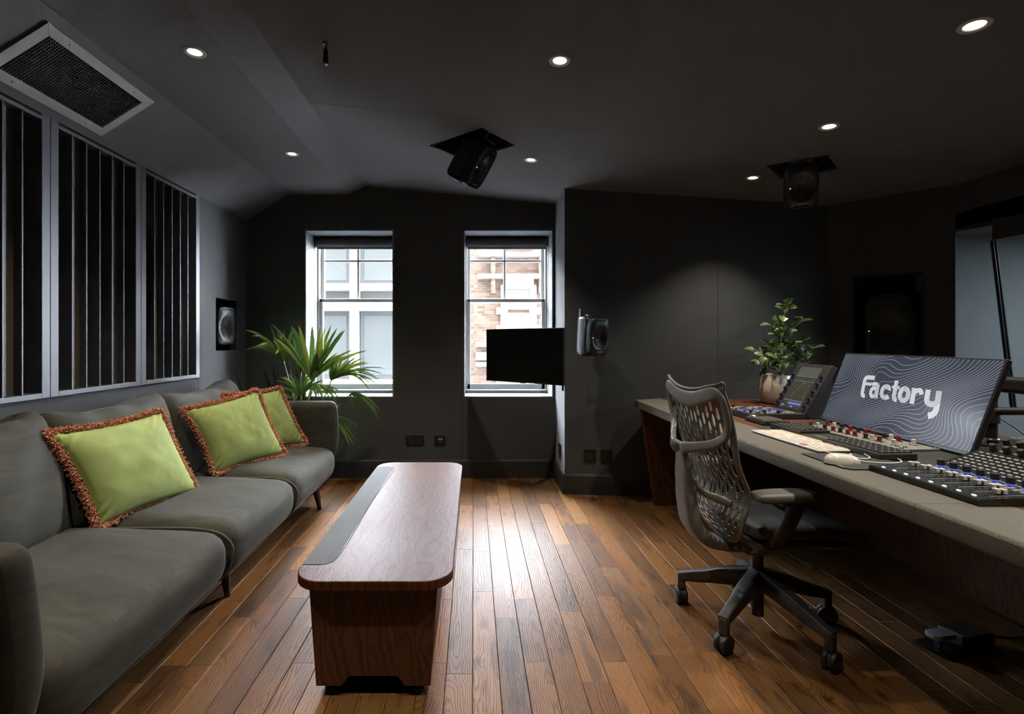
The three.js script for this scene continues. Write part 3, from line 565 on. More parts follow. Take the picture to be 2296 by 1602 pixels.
// ---------------------------------------------------------------- low table with a leather inlay
const walnut = (seed_, w, h) => tex(w, h, (u, v) => {
  const X = u * 6, Y = v * 16, wob = 1.4 * (fbm(X * 0.8, Y * 0.28, seed_, 4) - 0.5), R = Math.abs(X - 3.2 + wob * 1.6) + 0.12 * Y * (fbm(Y * 0.1, 2, seed_ + 5, 2) - 0.5);
  const ph = R * 7 + 3 * fbm(X * 1.2, Y * 0.5, seed_ + 8, 4), ring = Math.pow(0.5 + 0.5 * Math.sin(ph * 2.2), 3), pore = sstep(0.58, 0.74, noise(X * 75, Y * 7, seed_ + 12)), fine = noise(X * 60, Y * 5, seed_ + 14);
  const t = clamp(0.46 * ring + 0.30 * pore + 0.22 * (fine - 0.4) + 0.2 * (fbm(X * 0.6, Y * 0.2, seed_ + 20, 3) - 0.4));
  return [lerp(0.46, 0.19, t), lerp(0.28, 0.10, t), lerp(0.18, 0.058, t)];
});
const walnutT = walnut(200, 768, 1536), walnutBump = tex(512, 1024, (u, v) => { const X = u * 6, Y = v * 16; return 1 - sstep(0.58, 0.74, noise(X * 75, Y * 7, 212)) * 0.8 - 0.3 * noise(X * 60, Y * 5, 214); }, false);
const walnutTop = phys({ specularIntensity: 0.58, map: per(walnutT, 0.6, 1.6), bumpMap: per(walnutBump, 0.6, 1.6), bumpScale: 0.00025, color: L(0.55, 0.48, 0.43), roughness: 0.43 });
const walnutSide = mat({ map: per(walnutT, 0.6, 1.6), color: L(0.55, 0.48, 0.43), roughness: 0.5 });
const greyLeather = mat({ color: L(0.075, 0.08, 0.088), roughness: 0.72, bumpMap: per(speckle, 0.08), bumpScale: 0.0002 });
{
  const t = thing('coffee_table', 'low walnut table on a boxed base with a grey leather strip let into its top', 'table', at(-0.35, 0, 2.445));
  const H = 0.4315, th = 0.034, ln = 1.61, w = 0.555;
  mesh('table_top', metres(ext(rrect(w, ln, 0.105), th, 0.004, 10).rotateX(-Math.PI / 2)).translate(0, H - th, 0), walnutTop, t);
  // leather strip along the sofa side
  const sw = 0.112, sl = 1.36, inlay = new THREE.Shape();
  inlay.moveTo(-w / 2 + 0.006, -sl / 2); inlay.lineTo(-w / 2 + sw - 0.04, -sl / 2); inlay.absarc(-w / 2 + sw - 0.04, -sl / 2 + 0.04, 0.04, -Math.PI / 2, 0); inlay.lineTo(-w / 2 + sw, sl / 2 - 0.015); inlay.lineTo(-w / 2 + sw - 0.015, sl / 2); inlay.lineTo(-w / 2 + 0.006, sl / 2);
  mesh('leather_inlay', metres(ext(inlay, 0.004, 0.001, 8).rotateX(-Math.PI / 2)).translate(0, H - 0.0025, 0), greyLeather, t);
  mesh('inlay_gap_line', tube([V3(-w / 2 + 0.004, H, 0.681), V3(-w / 2 + sw - 0.045, H, 0.681), V3(-w / 2 + sw - 0.012, H, 0.668), V3(-w / 2 + sw + 0.001, H, 0.635), V3(-w / 2 + sw + 0.001, H, 0), V3(-w / 2 + sw + 0.001, H, -0.668), V3(-w / 2 + sw - 0.015, H, -0.681), V3(-w / 2 + 0.004, H, -0.681)], 0.0016, 90, 5), blackVoid, t);  // black line laid on the top as the dark groove round the leather
  // boxed base: two shaped ends, two sides
  const bt = 0.225, bb = 0.200, y0 = 0.042, y1 = H - th, half = 0.745;
  const endShape = poly([[-bb, y0], [-0.11, y0], [-0.085, y0 + 0.034], [0.085, y0 + 0.034], [0.11, y0], [bb, y0], [bt, y1], [-bt, y1]]);
  for (const s of [1, -1]) mesh('end_panel', metres(ext(endShape, 0.022, 0.0015)).translate(0, 0, s * half - 0.011), walnutSide, t);
  for (const s of [1, -1]) { const q = metres(box(0.02, y1 - y0, half * 2 - 0.03)); const o = mesh('side_panel', q, walnutSide, t, V3(s * (bb + bt) / 2 - s * 0.012, (y0 + y1) / 2, 0)); o.rotation.z = -s * Math.atan2(bt - bb, y1 - y0); }
  for (const s of [1, -1]) for (const q of [1, -1]) { const f = mesh('foot', lathe([[0, 0], [0.024, 0], [0.026, 0.004], [0.026, 0.012], [0.02, 0.015], [0, 0.016]], 24).translate(s * 0.155, 0, q * 0.71), blackPlastic, t); mesh('stem', cyl(0.008, 0.008, 0.06, 12, s * 0.155, 0.045, q * 0.71), chrome, f); }
}

// ---------------------------------------------------------------- mixing desk
const pebble = tex(512, 512, (u, v) => { // leather pebbles: distance to the nearest of jittered cells
  const N = 40, x = u * N, y = v * N, xi = Math.floor(x), yi = Math.floor(y); let a = 9, b = 9;
  for (let j = -1; j < 2; j++) for (let i = -1; i < 2; i++) { const cx = ((xi + i) % N + N) % N, cy = ((yi + j) % N + N) % N, dx = xi + i + hash(cx, cy, 1) - x, dy = yi + j + hash(cx, cy, 2) - y, q = dx * dx + dy * dy; if (q < a) { b = a; a = q; } else if (q < b) b = q; }
  return clamp(0.2 + (Math.sqrt(b) - Math.sqrt(a)) * 1.6);
}, false);
const deskLeather = mat({ color: L(0.125, 0.116, 0.092), roughness: 0.52, bumpMap: per(pebble, 0.13), bumpScale: 0.0011 });
const deskWood = mat({ map: per(walnutT, 0.6, 1.6), bumpMap: per(walnutBump, 0.6, 1.6), bumpScale: 0.0005, color: L(0.78, 0.68, 0.58), roughness: 0.45 });
const panelBlack = mat({ color: L(0.028, 0.026, 0.022), roughness: 0.48, bumpMap: per(speckle, 0.06), bumpScale: 0.0002 });
const DH = 0.79;
const onDesk = (px, py, h = DH) => { const d = (EYE - h) * FOCAL / (py - CY); return [(px - CX) / FOCAL * d, d]; };
const plan = (pts, t, top, bev = 0.002) => metres(ext(poly(pts), t, bev).rotateX(-Math.PI / 2)).translate(0, top - t, 0);
{
  const g = thing('mixing_desk', 'long studio desk with a leather padded front edge and walnut top', 'desk', V3(0, 0, 0));
  // padded leather front in three lengths
  const band = (d0, d1) => { const n = d1 - d0 - 0.002, s = new THREE.Shape(); s.moveTo(0.006, -0.058); s.lineTo(0.25, -0.058); s.lineTo(0.25, 0); s.lineTo(0.012, 0); s.absarc(0.012, -0.012, 0.012, Math.PI / 2, Math.PI); s.lineTo(0, -0.05); s.absarc(0.008, -0.05, 0.008, Math.PI, Math.PI * 1.5); return smooth(metres(ext(s, n, 0, 6)), 0.6).translate(1.242, DH, -d1 + 0.001); };
  mesh('leather_edge', band(0.62, 1.362), deskLeather, g); mesh('leather_edge', band(1.362, 3.02), deskLeather, g);
  const lastEnd = plan([[1.242, 3.022], [1.492, 3.022], [1.492, 3.86], [1.252, 3.75]], 0.058, DH, 0.006); mesh('leather_edge', lastEnd, deskLeather, g);
  mesh('desk_top', plan([[1.493, 0.62], [2.55, 0.62], [2.55, 3.755], [1.493, 3.86]], 0.05, DH), deskWood, g);
  mesh('centre_panel', plan([[1.5, 1.715], [1.93, 1.715], [1.99, 1.72], [2.03, 2.86], [1.74, 2.62], [1.5, 2.575]], 0.008, DH + 0.001, 0.0005), panelBlack, g);
  // supports
  const side = ext(poly([[1.375, 0], [2.35, 0], [2.45, DH - 0.058], [1.272, DH - 0.058]]), 0.04, 0.002); mesh('end_panel', metres(side.clone()).translate(0, 0, -3.70), deskWood, g); mesh('end_panel', metres(side.clone()).translate(0, 0, -0.80), deskWood, g);
  mesh('back_panel', box(0.03, 0.735, 3.1, 2.42, 0.3675, -2.24), deskWood, g);
  mesh('under_rail', rbox(0.03, 0.075, 1.0, 0.002, 1.50, 0.69, -1.95), deskWood, g);
  mesh('under_tray', rbox(0.5, 0.02, 1.0, 0.002, 1.76, 0.655, -1.95), deskWood, g);
}

// ---------------------------------------------------------------- ultrawide monitor with the wave picture
{
  const SW = 1984, SH = 848;
  const field = (x, y) => { // x, y in 0..2.34, 0..1 (y up)
    const a = x + 0.10 * Math.sin(y * 7 + x * 2.2), b = y;
    return 1.05 * b - 0.78 * a + 0.13 * Math.sin(a * 4.1 + b * 1.7 + 0.4) + 0.075 * Math.sin(b * 6.3 - a * 2.9 + 1.1) + 0.045 * Math.sin(a * 8.3 - b * 5.1 + 2.0) + 0.022 * Math.sin(a * 3.3 + b * 11.0);
  };
  const cv = document.createElement('canvas'); cv.width = SW; cv.height = SH; const c = cv.getContext('2d');
  c.fillStyle = '#3d4351'; c.fillRect(0, 0, SW, SH);
  // iso-lines by marching squares
  const step = 8, F = (i, j) => field(i * step / SH, 1 - j * step / SH), nx = SW / step, ny = SH / step, vals = [];
  for (let j = 0; j <= ny; j++) { vals.push([]); for (let i = 0; i <= nx; i++) vals[j].push(F(i, j)); }
  c.strokeStyle = '#c3c8d2'; c.lineWidth = 3.3; c.lineCap = 'round'; c.beginPath();
  const gap = 0.058;
  for (let j = 0; j < ny; j++) for (let i = 0; i < nx; i++) {
    const q = [vals[j][i], vals[j][i + 1], vals[j + 1][i + 1], vals[j + 1][i]], lo = Math.min(...q), hi = Math.max(...q);
    for (let k = Math.ceil(lo / gap); k * gap <= hi; k++) {
      const l = k * gap, P = [], X = [[i, j], [i + 1, j], [i + 1, j + 1], [i, j + 1]];
      for (let e = 0; e < 4; e++) { const a = q[e], b = q[(e + 1) % 4]; if ((a < l) !== (b < l)) { const t = (l - a) / (b - a), A = X[e], B = X[(e + 1) % 4]; P.push([(A[0] + (B[0] - A[0]) * t) * step, (A[1] + (B[1] - A[1]) * t) * step]); } }
      for (let e = 0; e + 1 < P.length; e += 2) { c.moveTo(...P[e]); c.lineTo(...P[e + 1]); }
    }
  }
  c.stroke();
  // the word on the screen
  const lg = document.createElement('canvas'); lg.width = SW; lg.height = SH; const l = lg.getContext('2d');
  l.setTransform(1.66, 0, -0.38, -1.66, 500, 505); l.strokeStyle = '#dfe2e4'; l.lineCap = 'butt'; l.lineJoin = 'round';
  const stroke = (w, fn) => { l.lineWidth = w; l.beginPath(); fn(); l.stroke(); };
  stroke(31, () => { l.moveTo(46, 6); l.quadraticCurveTo(16, -2, 16, 30); l.lineTo(16, 108); l.quadraticCurveTo(16, 140, 52, 140); l.lineTo(104, 140); });
  stroke(21, () => { l.moveTo(26, 92); l.lineTo(88, 92); });
  stroke(26, () => { l.moveTo(92, 92); l.quadraticCurveTo(134, 108, 146, 86); }); stroke(32, () => { l.moveTo(146, 96); l.lineTo(146, 0); }); stroke(27, () => { l.ellipse(118, 38, 25, 30, 0, 0, Math.PI * 2); });
  stroke(31, () => { l.moveTo(246, 66); l.quadraticCurveTo(248, 92, 222, 90); l.quadraticCurveTo(190, 88, 190, 50); l.quadraticCurveTo(190, 14, 224, 14); l.quadraticCurveTo(240, 14, 252, 26); });
  stroke(32, () => { l.moveTo(296, 138); l.lineTo(296, 40); l.quadraticCurveTo(294, 8, 322, 12); }); stroke(20, () => { l.moveTo(268, 92); l.lineTo(330, 92); });
  stroke(33, () => { l.ellipse(372, 52, 31, 39, 0, 0, Math.PI * 2); });
  stroke(34, () => { l.moveTo(440, 102); l.lineTo(440, 0); }); stroke(30, () => { l.moveTo(448, 70); l.quadraticCurveTo(462, 98, 490, 88); l.lineTo(500, 66); });
  stroke(36, () => { l.moveTo(540, 102); l.lineTo(540, 52); l.quadraticCurveTo(540, 16, 574, 16); l.quadraticCurveTo(600, 16, 610, 34); }); stroke(38, () => { l.moveTo(614, 102); l.lineTo(614, 0); l.quadraticCurveTo(614, -44, 566, -56); });
  l.setTransform(1, 0, 0, 1, 0, 0); l.globalCompositeOperation = 'source-atop'; l.strokeStyle = 'rgba(70,76,88,0.85)'; l.lineWidth = 1.6;
  for (const [x0, x1, y0, y1, ph] of [[690, 760, 340, 500, 0], [790, 880, 350, 520, 1], [960, 1020, 260, 460, 2], [1060, 1190, 330, 510, 3], [1390, 1560, 340, 490, 1.5]]) for (let y = y0; y < y1 + 60; y += 9) { l.beginPath(); for (let x = x0; x <= x1; x += 6) { const yy = y - (x - x0) * 0.55 + 8 * Math.sin(x * 0.03 + ph); x === x0 ? l.moveTo(x, yy) : l.lineTo(x, yy); } l.stroke(); }
  c.drawImage(lg, 0, 0);
  const screenT = canvasTex(cv);
  const w = 0.914, h = 0.402, g = thing('monitor', 'wide black monitor showing pale wavy lines and a white word on dark blue', 'monitor', at(1.971, 0.80, 2.339), Math.atan2(-0.911, -0.072));
  const tilt = (geo) => geo.rotateX(-0.342);
  mesh('housing', tilt(rbox(w, h, 0.022, 0.004, 0, h / 2, -0.012)), blackPlastic, g);
  mesh('back_bulge', tilt(rbox(w * 0.5, h * 0.6, 0.03, 0.012, 0, h * 0.5, -0.035)), blackPlastic, g);
  const face = new THREE.PlaneGeometry(w - 0.014, h - 0.022); face.translate(0, h / 2 + 0.003, 0.0003);
  mesh('screen', tilt(flat(face)), mat({ color: L(0.01, 0.01, 0.012), roughness: 0.22, emissive: L(1, 1, 1), emissiveMap: screenT, emissiveIntensity: 0.8 }), g);
  mesh('chin', tilt(rbox(w, 0.012, 0.004, 0.001, 0, 0.006, 0.0005)), mat({ color: L(0.10, 0.12, 0.16), roughness: 0.3 }), g);
}
// monitor arm
{
  const b = at(2.27, DH, 2.12), g = thing('monitor_stand', 'black articulated monitor arm on a square foot behind the monitor', 'monitor stand', b);
  mesh('foot', [rbox(0.13, 0.012, 0.15, 0.004, 0, 0.007, 0)], darkMetal, g);
  mesh('collar', lathe([[0.045, 0.012], [0.038, 0.02], [0.026, 0.032], [0.024, 0.034]], 24), darkMetal, g);
  mesh('post', cyl(0.021, 0.021, 0.25, 20, 0, 0.155, 0), darkMetal, g);
  mesh('clamp', cyl(0.028, 0.028, 0.05, 20, 0, 0.125, 0), blackPlastic, g);
  mesh('lower_link', rodBetween(V3(0, 0.15, 0), V3(0.04, 0.17, 0.14), 0.018, 0.016, 10), blackPlastic, g);
  mesh('upper_link', [rbox(0.05, 0.07, 0.17, 0.02, 0.03, 0.27, 0.06), cyl(0.026, 0.026, 0.16, 18, 0.045, 0.235, 0.145)], blackPlastic, g);
  mesh('pivot', cyl(0.03, 0.03, 0.055, 24).rotateZ(Math.PI / 2).translate(0.02, 0.285, -0.03), darkMetal, g);
  mesh('head_link', rodBetween(V3(0.02, 0.285, -0.03), V3(-0.13, 0.23, -0.08), 0.018, 0.016, 10), blackPlastic, g);
  mesh('cable', tube([V3(0.02, 0.12, 0.02), V3(0.05, 0.08, 0.06), V3(0.06, 0.03, 0.12), V3(0.06, 0.008, 0.2)], 0.0025, 24, 6), mat({ color: L(0.1, 0.1, 0.1), roughness: 0.4 }), g);
}

// ---------------------------------------------------------------- control surface with a tilted touchscreen
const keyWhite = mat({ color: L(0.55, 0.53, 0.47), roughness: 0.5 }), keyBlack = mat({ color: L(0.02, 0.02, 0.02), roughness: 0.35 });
const ledWhite = mat({ color: L(0.7, 0.72, 0.8), emissive: L(0.62, 0.68, 1.0), emissiveIntensity: 0.85, roughness: 0.4 });
const ledSmall = mat({ color: L(0.4, 0.4, 0.4), emissive: L(0.8, 0.78, 0.7), emissiveIntensity: 0.3, roughness: 0.4 });
const ledBlue = mat({ color: L(0.1, 0.1, 0.4), emissive: L(0.10, 0.16, 1.0), emissiveIntensity: 1.1, roughness: 0.4 });
const ledBlueKeys = mat({ color: L(0.08, 0.08, 0.25), emissive: L(0.12, 0.13, 0.62), emissiveIntensity: 0.35, roughness: 0.4 });
const ledYellow = mat({ color: L(0.3, 0.25, 0.05), emissive: L(0.75, 0.55, 0.08), emissiveIntensity: 0.4, roughness: 0.4 });
{
  const W = 0.30, g = thing('touchscreen_controller', 'black control surface with a steep touchscreen lined by knobs beside the plant pot', 'controller', at(1.60, DH + 0.002, 2.965), -Math.PI / 2);
  // local x runs from the far end to the near end, local z away from the user is -z
  const X = (t) => -W / 2 + W * t;
  mesh('base', rbox(W, 0.03, 0.34, 0.004, 0, 0.0155, -0.17), panelBlack, g);
  const keys = [], lit = [], white = [];
  for (let j = 0; j < 9; j++) for (let i = 0; i < 12; i++) { const x = X((i + 0.8) / 12.6), z = -0.03 - j * 0.03, q = rbox(0.014, 0.005, 0.011, 0.0015, x, 0.033, z, 1); ((i > 2 && i < 9 && (j % 3) !== 0) ? lit : (i + j) % 4 === 0 ? keys : white).push(q); }
  const k1 = mesh('key_caps', keys, keyBlack, g); k1.userData.kind = 'stuff'; const k2 = mesh('lit_key_caps', lit, ledBlueKeys, g); k2.userData.kind = 'stuff'; const k3 = mesh('pale_key_caps', white, keyWhite, g); k3.userData.kind = 'stuff';
  for (const [t, z] of [[0.1, -0.06], [0.92, -0.03], [0.92, -0.11], [0.92, -0.19]]) mesh('knob', cyl(0.008, 0.009, 0.018, 14, X(t), 0.038, z), keyBlack, g);
  // screen wedge
  const cv = document.createElement('canvas'); cv.width = 420; cv.height = 560; const c = cv.getContext('2d');
  c.fillStyle = '#3a3a30'; c.fillRect(0, 0, 420, 560); c.fillStyle = '#55574f'; c.fillRect(0, 0, 420, 120); c.strokeStyle = '#7d7e74'; for (let i = 1; i < 10; i++) { c.beginPath(); c.moveTo(i * 42, 10); c.lineTo(i * 42, 112); c.stroke(); }
  c.fillStyle = '#c9cad0'; for (let i = 0; i < 16; i++) { c.fillRect(8 + i * 26, 124, 14, 5); c.fillRect(8 + i * 26, 190, 14, 4); } c.strokeStyle = '#9a9b96'; c.strokeRect(120, 138, 60, 40);
  c.fillStyle = '#dfe3f2'; for (const [x, y] of [[210, 215], [230, 216], [250, 215], [200, 240], [190, 270], [262, 256], [170, 300], [140, 340], [130, 365], [130, 400], [330, 290], [345, 330], [350, 370], [352, 400], [340, 240]]) c.fillRect(x, y, 8, 6);
  c.fillStyle = '#4658a8'; c.fillRect(130, 470, 270, 46); c.fillStyle = '#c8cde8'; for (let i = 0; i < 13; i++) c.fillRect(14 + i * 30, 452, 18, 6); for (let i = 0; i < 9; i++) c.fillRect(140 + i * 28, 484, 16, 12); c.fillRect(20, 520, 60, 8); c.fillRect(20, 540, 30, 6); c.fillRect(200, 530, 60, 8);
  const tS = 0.335, lean = 0.52, up = (geo) => geo.rotateX(-lean).translate(0, 0.022, -0.325);
  mesh('screen_body', up(rbox(W, tS, 0.035, 0.004, 0, tS / 2, -0.018)), panelBlack, g);
  mesh('screen', up(flat(new THREE.PlaneGeometry(W * 0.62, tS * 0.86).translate(-0.004, tS * 0.5, 0.0004))), mat({ color: L(0.02, 0.02, 0.02), roughness: 0.2, emissive: L(1, 1, 1), emissiveMap: canvasTex(cv), emissiveIntensity: 0.8 }), g);
  mesh('support_wedge', metres(ext(poly([[0.33, 0], [0.53, 0], [0.50, 0.25]]), W * 0.9).rotateY(Math.PI / 2).translate(-W * 0.45, 0.002, 0)), panelBlack, g);
  for (const s of [-1, 1]) for (let k = 0; k < 5; k++) { const kn = mesh('side_knob', up(cyl(0.010, 0.011, 0.016, 16).rotateX(Math.PI / 2).translate(s * W * 0.41, 0.05 + k * 0.05, 0.008)), keyBlack, g); mesh('knob_ring', up(lathe([[0.011, 0], [0.0125, 0.001], [0.0125, 0.003]], 18).rotateX(Math.PI / 2).translate(s * W * 0.41, 0.05 + k * 0.05, 0.0)), ledBlueKeys, kn); }
}
{
  const g = thing('jog_controller', 'low black controller with a shiny jog wheel at the leather edge', 'controller', at(1.615, DH + 0.002, 2.70), -Math.PI / 2);
  mesh('base', rbox(0.19, 0.024, 0.14, 0.006, 0, 0.0125, -0.02), panelBlack, g);
  mesh('jog_wheel', lathe([[0, 0.034], [0.018, 0.034], [0.026, 0.030], [0.028, 0.024], [0.028, 0.02]], 28).translate(-0.055, 0.002, 0.02), mat({ color: L(0.75, 0.68, 0.5), roughness: 0.22, metalness: 1 }), g);
  const bs = []; for (let j = 0; j < 4; j++) for (let i = 0; i < 7; i++) bs.push(rbox(0.013, 0.005, 0.011, 0.0015, -0.01 + i * 0.016, 0.026, 0.03 - j * 0.026, 1));
  mesh('button_bank', bs, mat({ color: L(0.18, 0.17, 0.14), roughness: 0.4 }), g).userData.kind = 'stuff';
}
// ---------------------------------------------------------------- keyboard
{
  const g = thing('keyboard', 'flat white keyboard with pastel coloured shortcut keys', 'keyboard', at(1.478, DH + 0.002, 2.20), -Math.PI / 2 + 0.03);
  const W = 0.45, D = 0.155;
  mesh('case', rbox(W, 0.009, D, 0.004, 0, 0.0055, 0), mat({ color: L(0.72, 0.70, 0.64), roughness: 0.4 }), g);
  seed(77);
  const tints = [[0.74, 0.70, 0.60], [0.66, 0.50, 0.52], [0.66, 0.56, 0.34], [0.50, 0.60, 0.56], [0.60, 0.50, 0.62], [0.62, 0.08, 0.12]].map((c) => mat({ color: L(...c), roughness: 0.5 }));
  const bigs = tints.map(() => []);
  const rows = 6, kw = 0.0185;
  for (let j = 0; j < rows; j++) for (let i = 0; i < 22; i++) { if (i === 15 || i === 18) continue; const x = -W / 2 + 0.02 + i * 0.0195, z = -D / 2 + 0.018 + j * 0.0236, r = rnd(); const k = (i > 15 && i < 18 && j === 5) ? 5 : j === 0 ? 2 : r < 0.36 ? 1 : r < 0.5 ? 2 : r < 0.58 ? 3 : r < 0.64 ? 4 : 0; bigs[k].push(rbox(0.0165, 0.003, j === 0 ? 0.013 : 0.0195, 0.001, x, 0.0112, z, 1)); }
  bigs.forEach((b, k) => { if (b.length) mesh(['plain_keys', 'pink_keys', 'yellow_keys', 'green_keys', 'mauve_keys', 'red_keys'][k], b, tints[k], g).userData.kind = 'stuff'; });
  tag(g, g.userData.label, 'keyboard');
}
// ---------------------------------------------------------------- two small key pads
for (const [x, d, w, label, n] of [[1.635, 2.43, 0.22, 'small black pad of dark keys behind the keyboard, beside the plant end', 8], [1.618, 1.99, 0.29, 'black pad of dark keys between the keyboard and the mouse cable', 10]]) {
  const g = thing('key_pad', label, 'key pad', at(x, DH + 0.002, d), -Math.PI / 2 + 0.05, 'black key pads on the desk');
  mesh('case', rbox(w, 0.024, 0.15, 0.003, 0, 0.0125, 0), panelBlack, g);
  const ks = [], dots = [];
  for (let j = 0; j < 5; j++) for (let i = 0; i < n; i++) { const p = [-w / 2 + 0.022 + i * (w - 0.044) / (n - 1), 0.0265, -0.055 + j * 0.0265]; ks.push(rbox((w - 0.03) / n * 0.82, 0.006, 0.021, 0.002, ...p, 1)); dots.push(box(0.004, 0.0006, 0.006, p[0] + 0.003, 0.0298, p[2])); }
  mesh('key_caps', ks, keyBlack, g).userData.kind = 'stuff'; mesh('key_glints', dots, keyWhite, g).userData.kind = 'stuff';  // pale dots painted on the black keys as glints
}
{ // the plain slab with a small printed mark between the pads
  const g = thing('control_slab', 'thin plain black slab with a pale printed line between the two key pads', 'controller', at(1.63, DH + 0.002, 2.225), -Math.PI / 2 + 0.05);
  mesh('slab', rbox(0.17, 0.012, 0.15, 0.002, 0, 0.0065, 0), panelBlack, g);
  mesh('printed_line', Array.from({ length: 9 }, (_, i) => box(0.007, 0.0004, 0.006, -0.045 + i * 0.0095, 0.0127, 0.02)), keyWhite, g);
}
// ---------------------------------------------------------------- silver knob strip under the monitor
{
  const g = thing('knob_panel', 'silver strip of red, white and black knobs under the monitor', 'controller', at(1.835, DH + 0.002, 2.29), -Math.PI / 2 + 0.06);
  const W = 0.58, D = 0.17;
  mesh('plate', rbox(W, 0.008, D, 0.002, 0, 0.0045, 0), mat({ color: L(0.36, 0.35, 0.31), roughness: 0.34, metalness: 0.4 }), g);
  const cols = { r: mat({ color: L(0.20, 0.012, 0.018), roughness: 0.35 }), w: mat({ color: L(0.55, 0.53, 0.47), roughness: 0.4 }), k: keyBlack }, seq = 'rwkrkrrkwrw', pos = [0.06, 0.14, 0.22, 0.31, 0.385, 0.46, 0.53, 0.63, 0.69, 0.75, 0.87];
  for (const z of [-0.045, 0.045]) [...seq].forEach((q, i) => {
    const k = mesh('knob', lathe([[0, 0.034], [0.0072, 0.034], [0.0082, 0.032], [0.009, 0.013], [0.012, 0.011], [0.012, 0.0088]], 16).translate(-W / 2 + W * pos[i], 0, z), cols[q], g);
    mesh('skirt', lathe([[0.0105, 0.0118], [0.014, 0.0105], [0.014, 0.0088]], 16).translate(-W / 2 + W * pos[i], 0, z), keyBlack, k);
  });
  const marks = []; seed(5); for (let i = 0; i < 120; i++) marks.push(box(rr(0.003, 0.012), 0.0004, 0.0016, rr(-W / 2 + 0.02, W / 2 - 0.03), 0.0087, rr(-D / 2 + 0.012, D / 2 - 0.012)));
  mesh('printed_marks', marks, keyBlack, g).userData.kind = 'stuff';
  for (const [x, z] of [[-W / 2 + 0.012, -D / 2 + 0.012], [-W / 2 + 0.012, D / 2 - 0.012], [W / 2 - 0.012, -D / 2 + 0.012], [W / 2 - 0.012, D / 2 - 0.012], [W / 2 - 0.05, D / 2 - 0.03], [W / 2 - 0.03, D / 2 - 0.045]]) mesh('screw', lathe([[0, 0.014], [0.006, 0.0135], [0.008, 0.0088]], 12).translate(x, 0, z), keyBlack, g);
}
// ---------------------------------------------------------------- mouse, its mat and cable
{
  const pad = mesh('mouse_mat', metres(ext(poly([[1.325, 1.955], [1.322, 1.735], [1.345, 1.71], [1.60, 1.72], [1.56, 1.955]]), 0.003, 0.0008).rotateX(-Math.PI / 2)).translate(-1.44, 0, 1.83), mat({ color: L(0.03, 0.031, 0.032), roughness: 0.75, bumpMap: per(speckle, 0.05), bumpScale: 0.0003 }), null, at(1.44, DH + 0.0018, 1.83));
  tag(pad, 'thin dark grey mouse mat on the leather edge', 'mouse mat');
  mesh('printed_word', Array.from({ length: 7 }, (_, i) => box(0.0035, 0.0004, 0.005, -0.105, 0.0034, 0.045 + i * 0.0062)), keyWhite, pad);
  const g = thing('mouse', 'glossy white computer mouse on the dark mat', 'mouse', at(1.372, DH + 0.005, 1.80), 0.05);
  const b = grid((u, v) => { const a = u * Math.PI * 2, e = v * Math.PI / 2, ce = Math.pow(Math.cos(e), 0.62), x = 0.064 * Math.sign(Math.cos(a)) * Math.pow(Math.abs(Math.cos(a)), 0.78) * ce, z = 0.032 * Math.sign(Math.sin(a)) * Math.pow(Math.abs(Math.sin(a)), 0.85) * ce; return V3(x, 0.034 * Math.sin(e) * (1 - 0.18 * (x / 0.064)), z); }, 40, 16, true);
  const shell = mesh('shell', b, phys({ color: L(0.78, 0.74, 0.66), roughness: 0.25, clearcoat: 0.6, clearcoatRoughness: 0.1 }), g);
  mesh('scroll_ball', new THREE.SphereGeometry(0.006, 14, 10).translate(0.034, 0.0285, 0), keyWhite, g);
  mesh('side_button', tube([V3(0.045, 0.004, 0.0262), V3(0.04, 0.013, 0.0285), V3(0.03, 0.016, 0.0305), V3(0.02, 0.012, 0.0318), V3(0.017, 0.004, 0.032)], 0.0006, 20, 5), mat({ color: L(0.3, 0.29, 0.27), roughness: 0.5 }), g);
  mesh('cable', tube([V3(0.062, 0.008, 0), V3(0.10, 0.003, 0.012), V3(0.165, 0.003, 0.028), V3(0.225, 0.003, 0.008), V3(0.255, 0.004, -0.06), V3(0.235, 0.005, -0.12), V3(0.19, 0.006, -0.115), V3(0.15, 0.005, -0.045), V3(0.11, 0.005, -0.035), V3(0.075, 0.005, -0.09), V3(0.055, 0.006, -0.15)], 0.0023, 90, 7), mat({ color: L(0.74, 0.72, 0.66), roughness: 0.4 }), g);
}
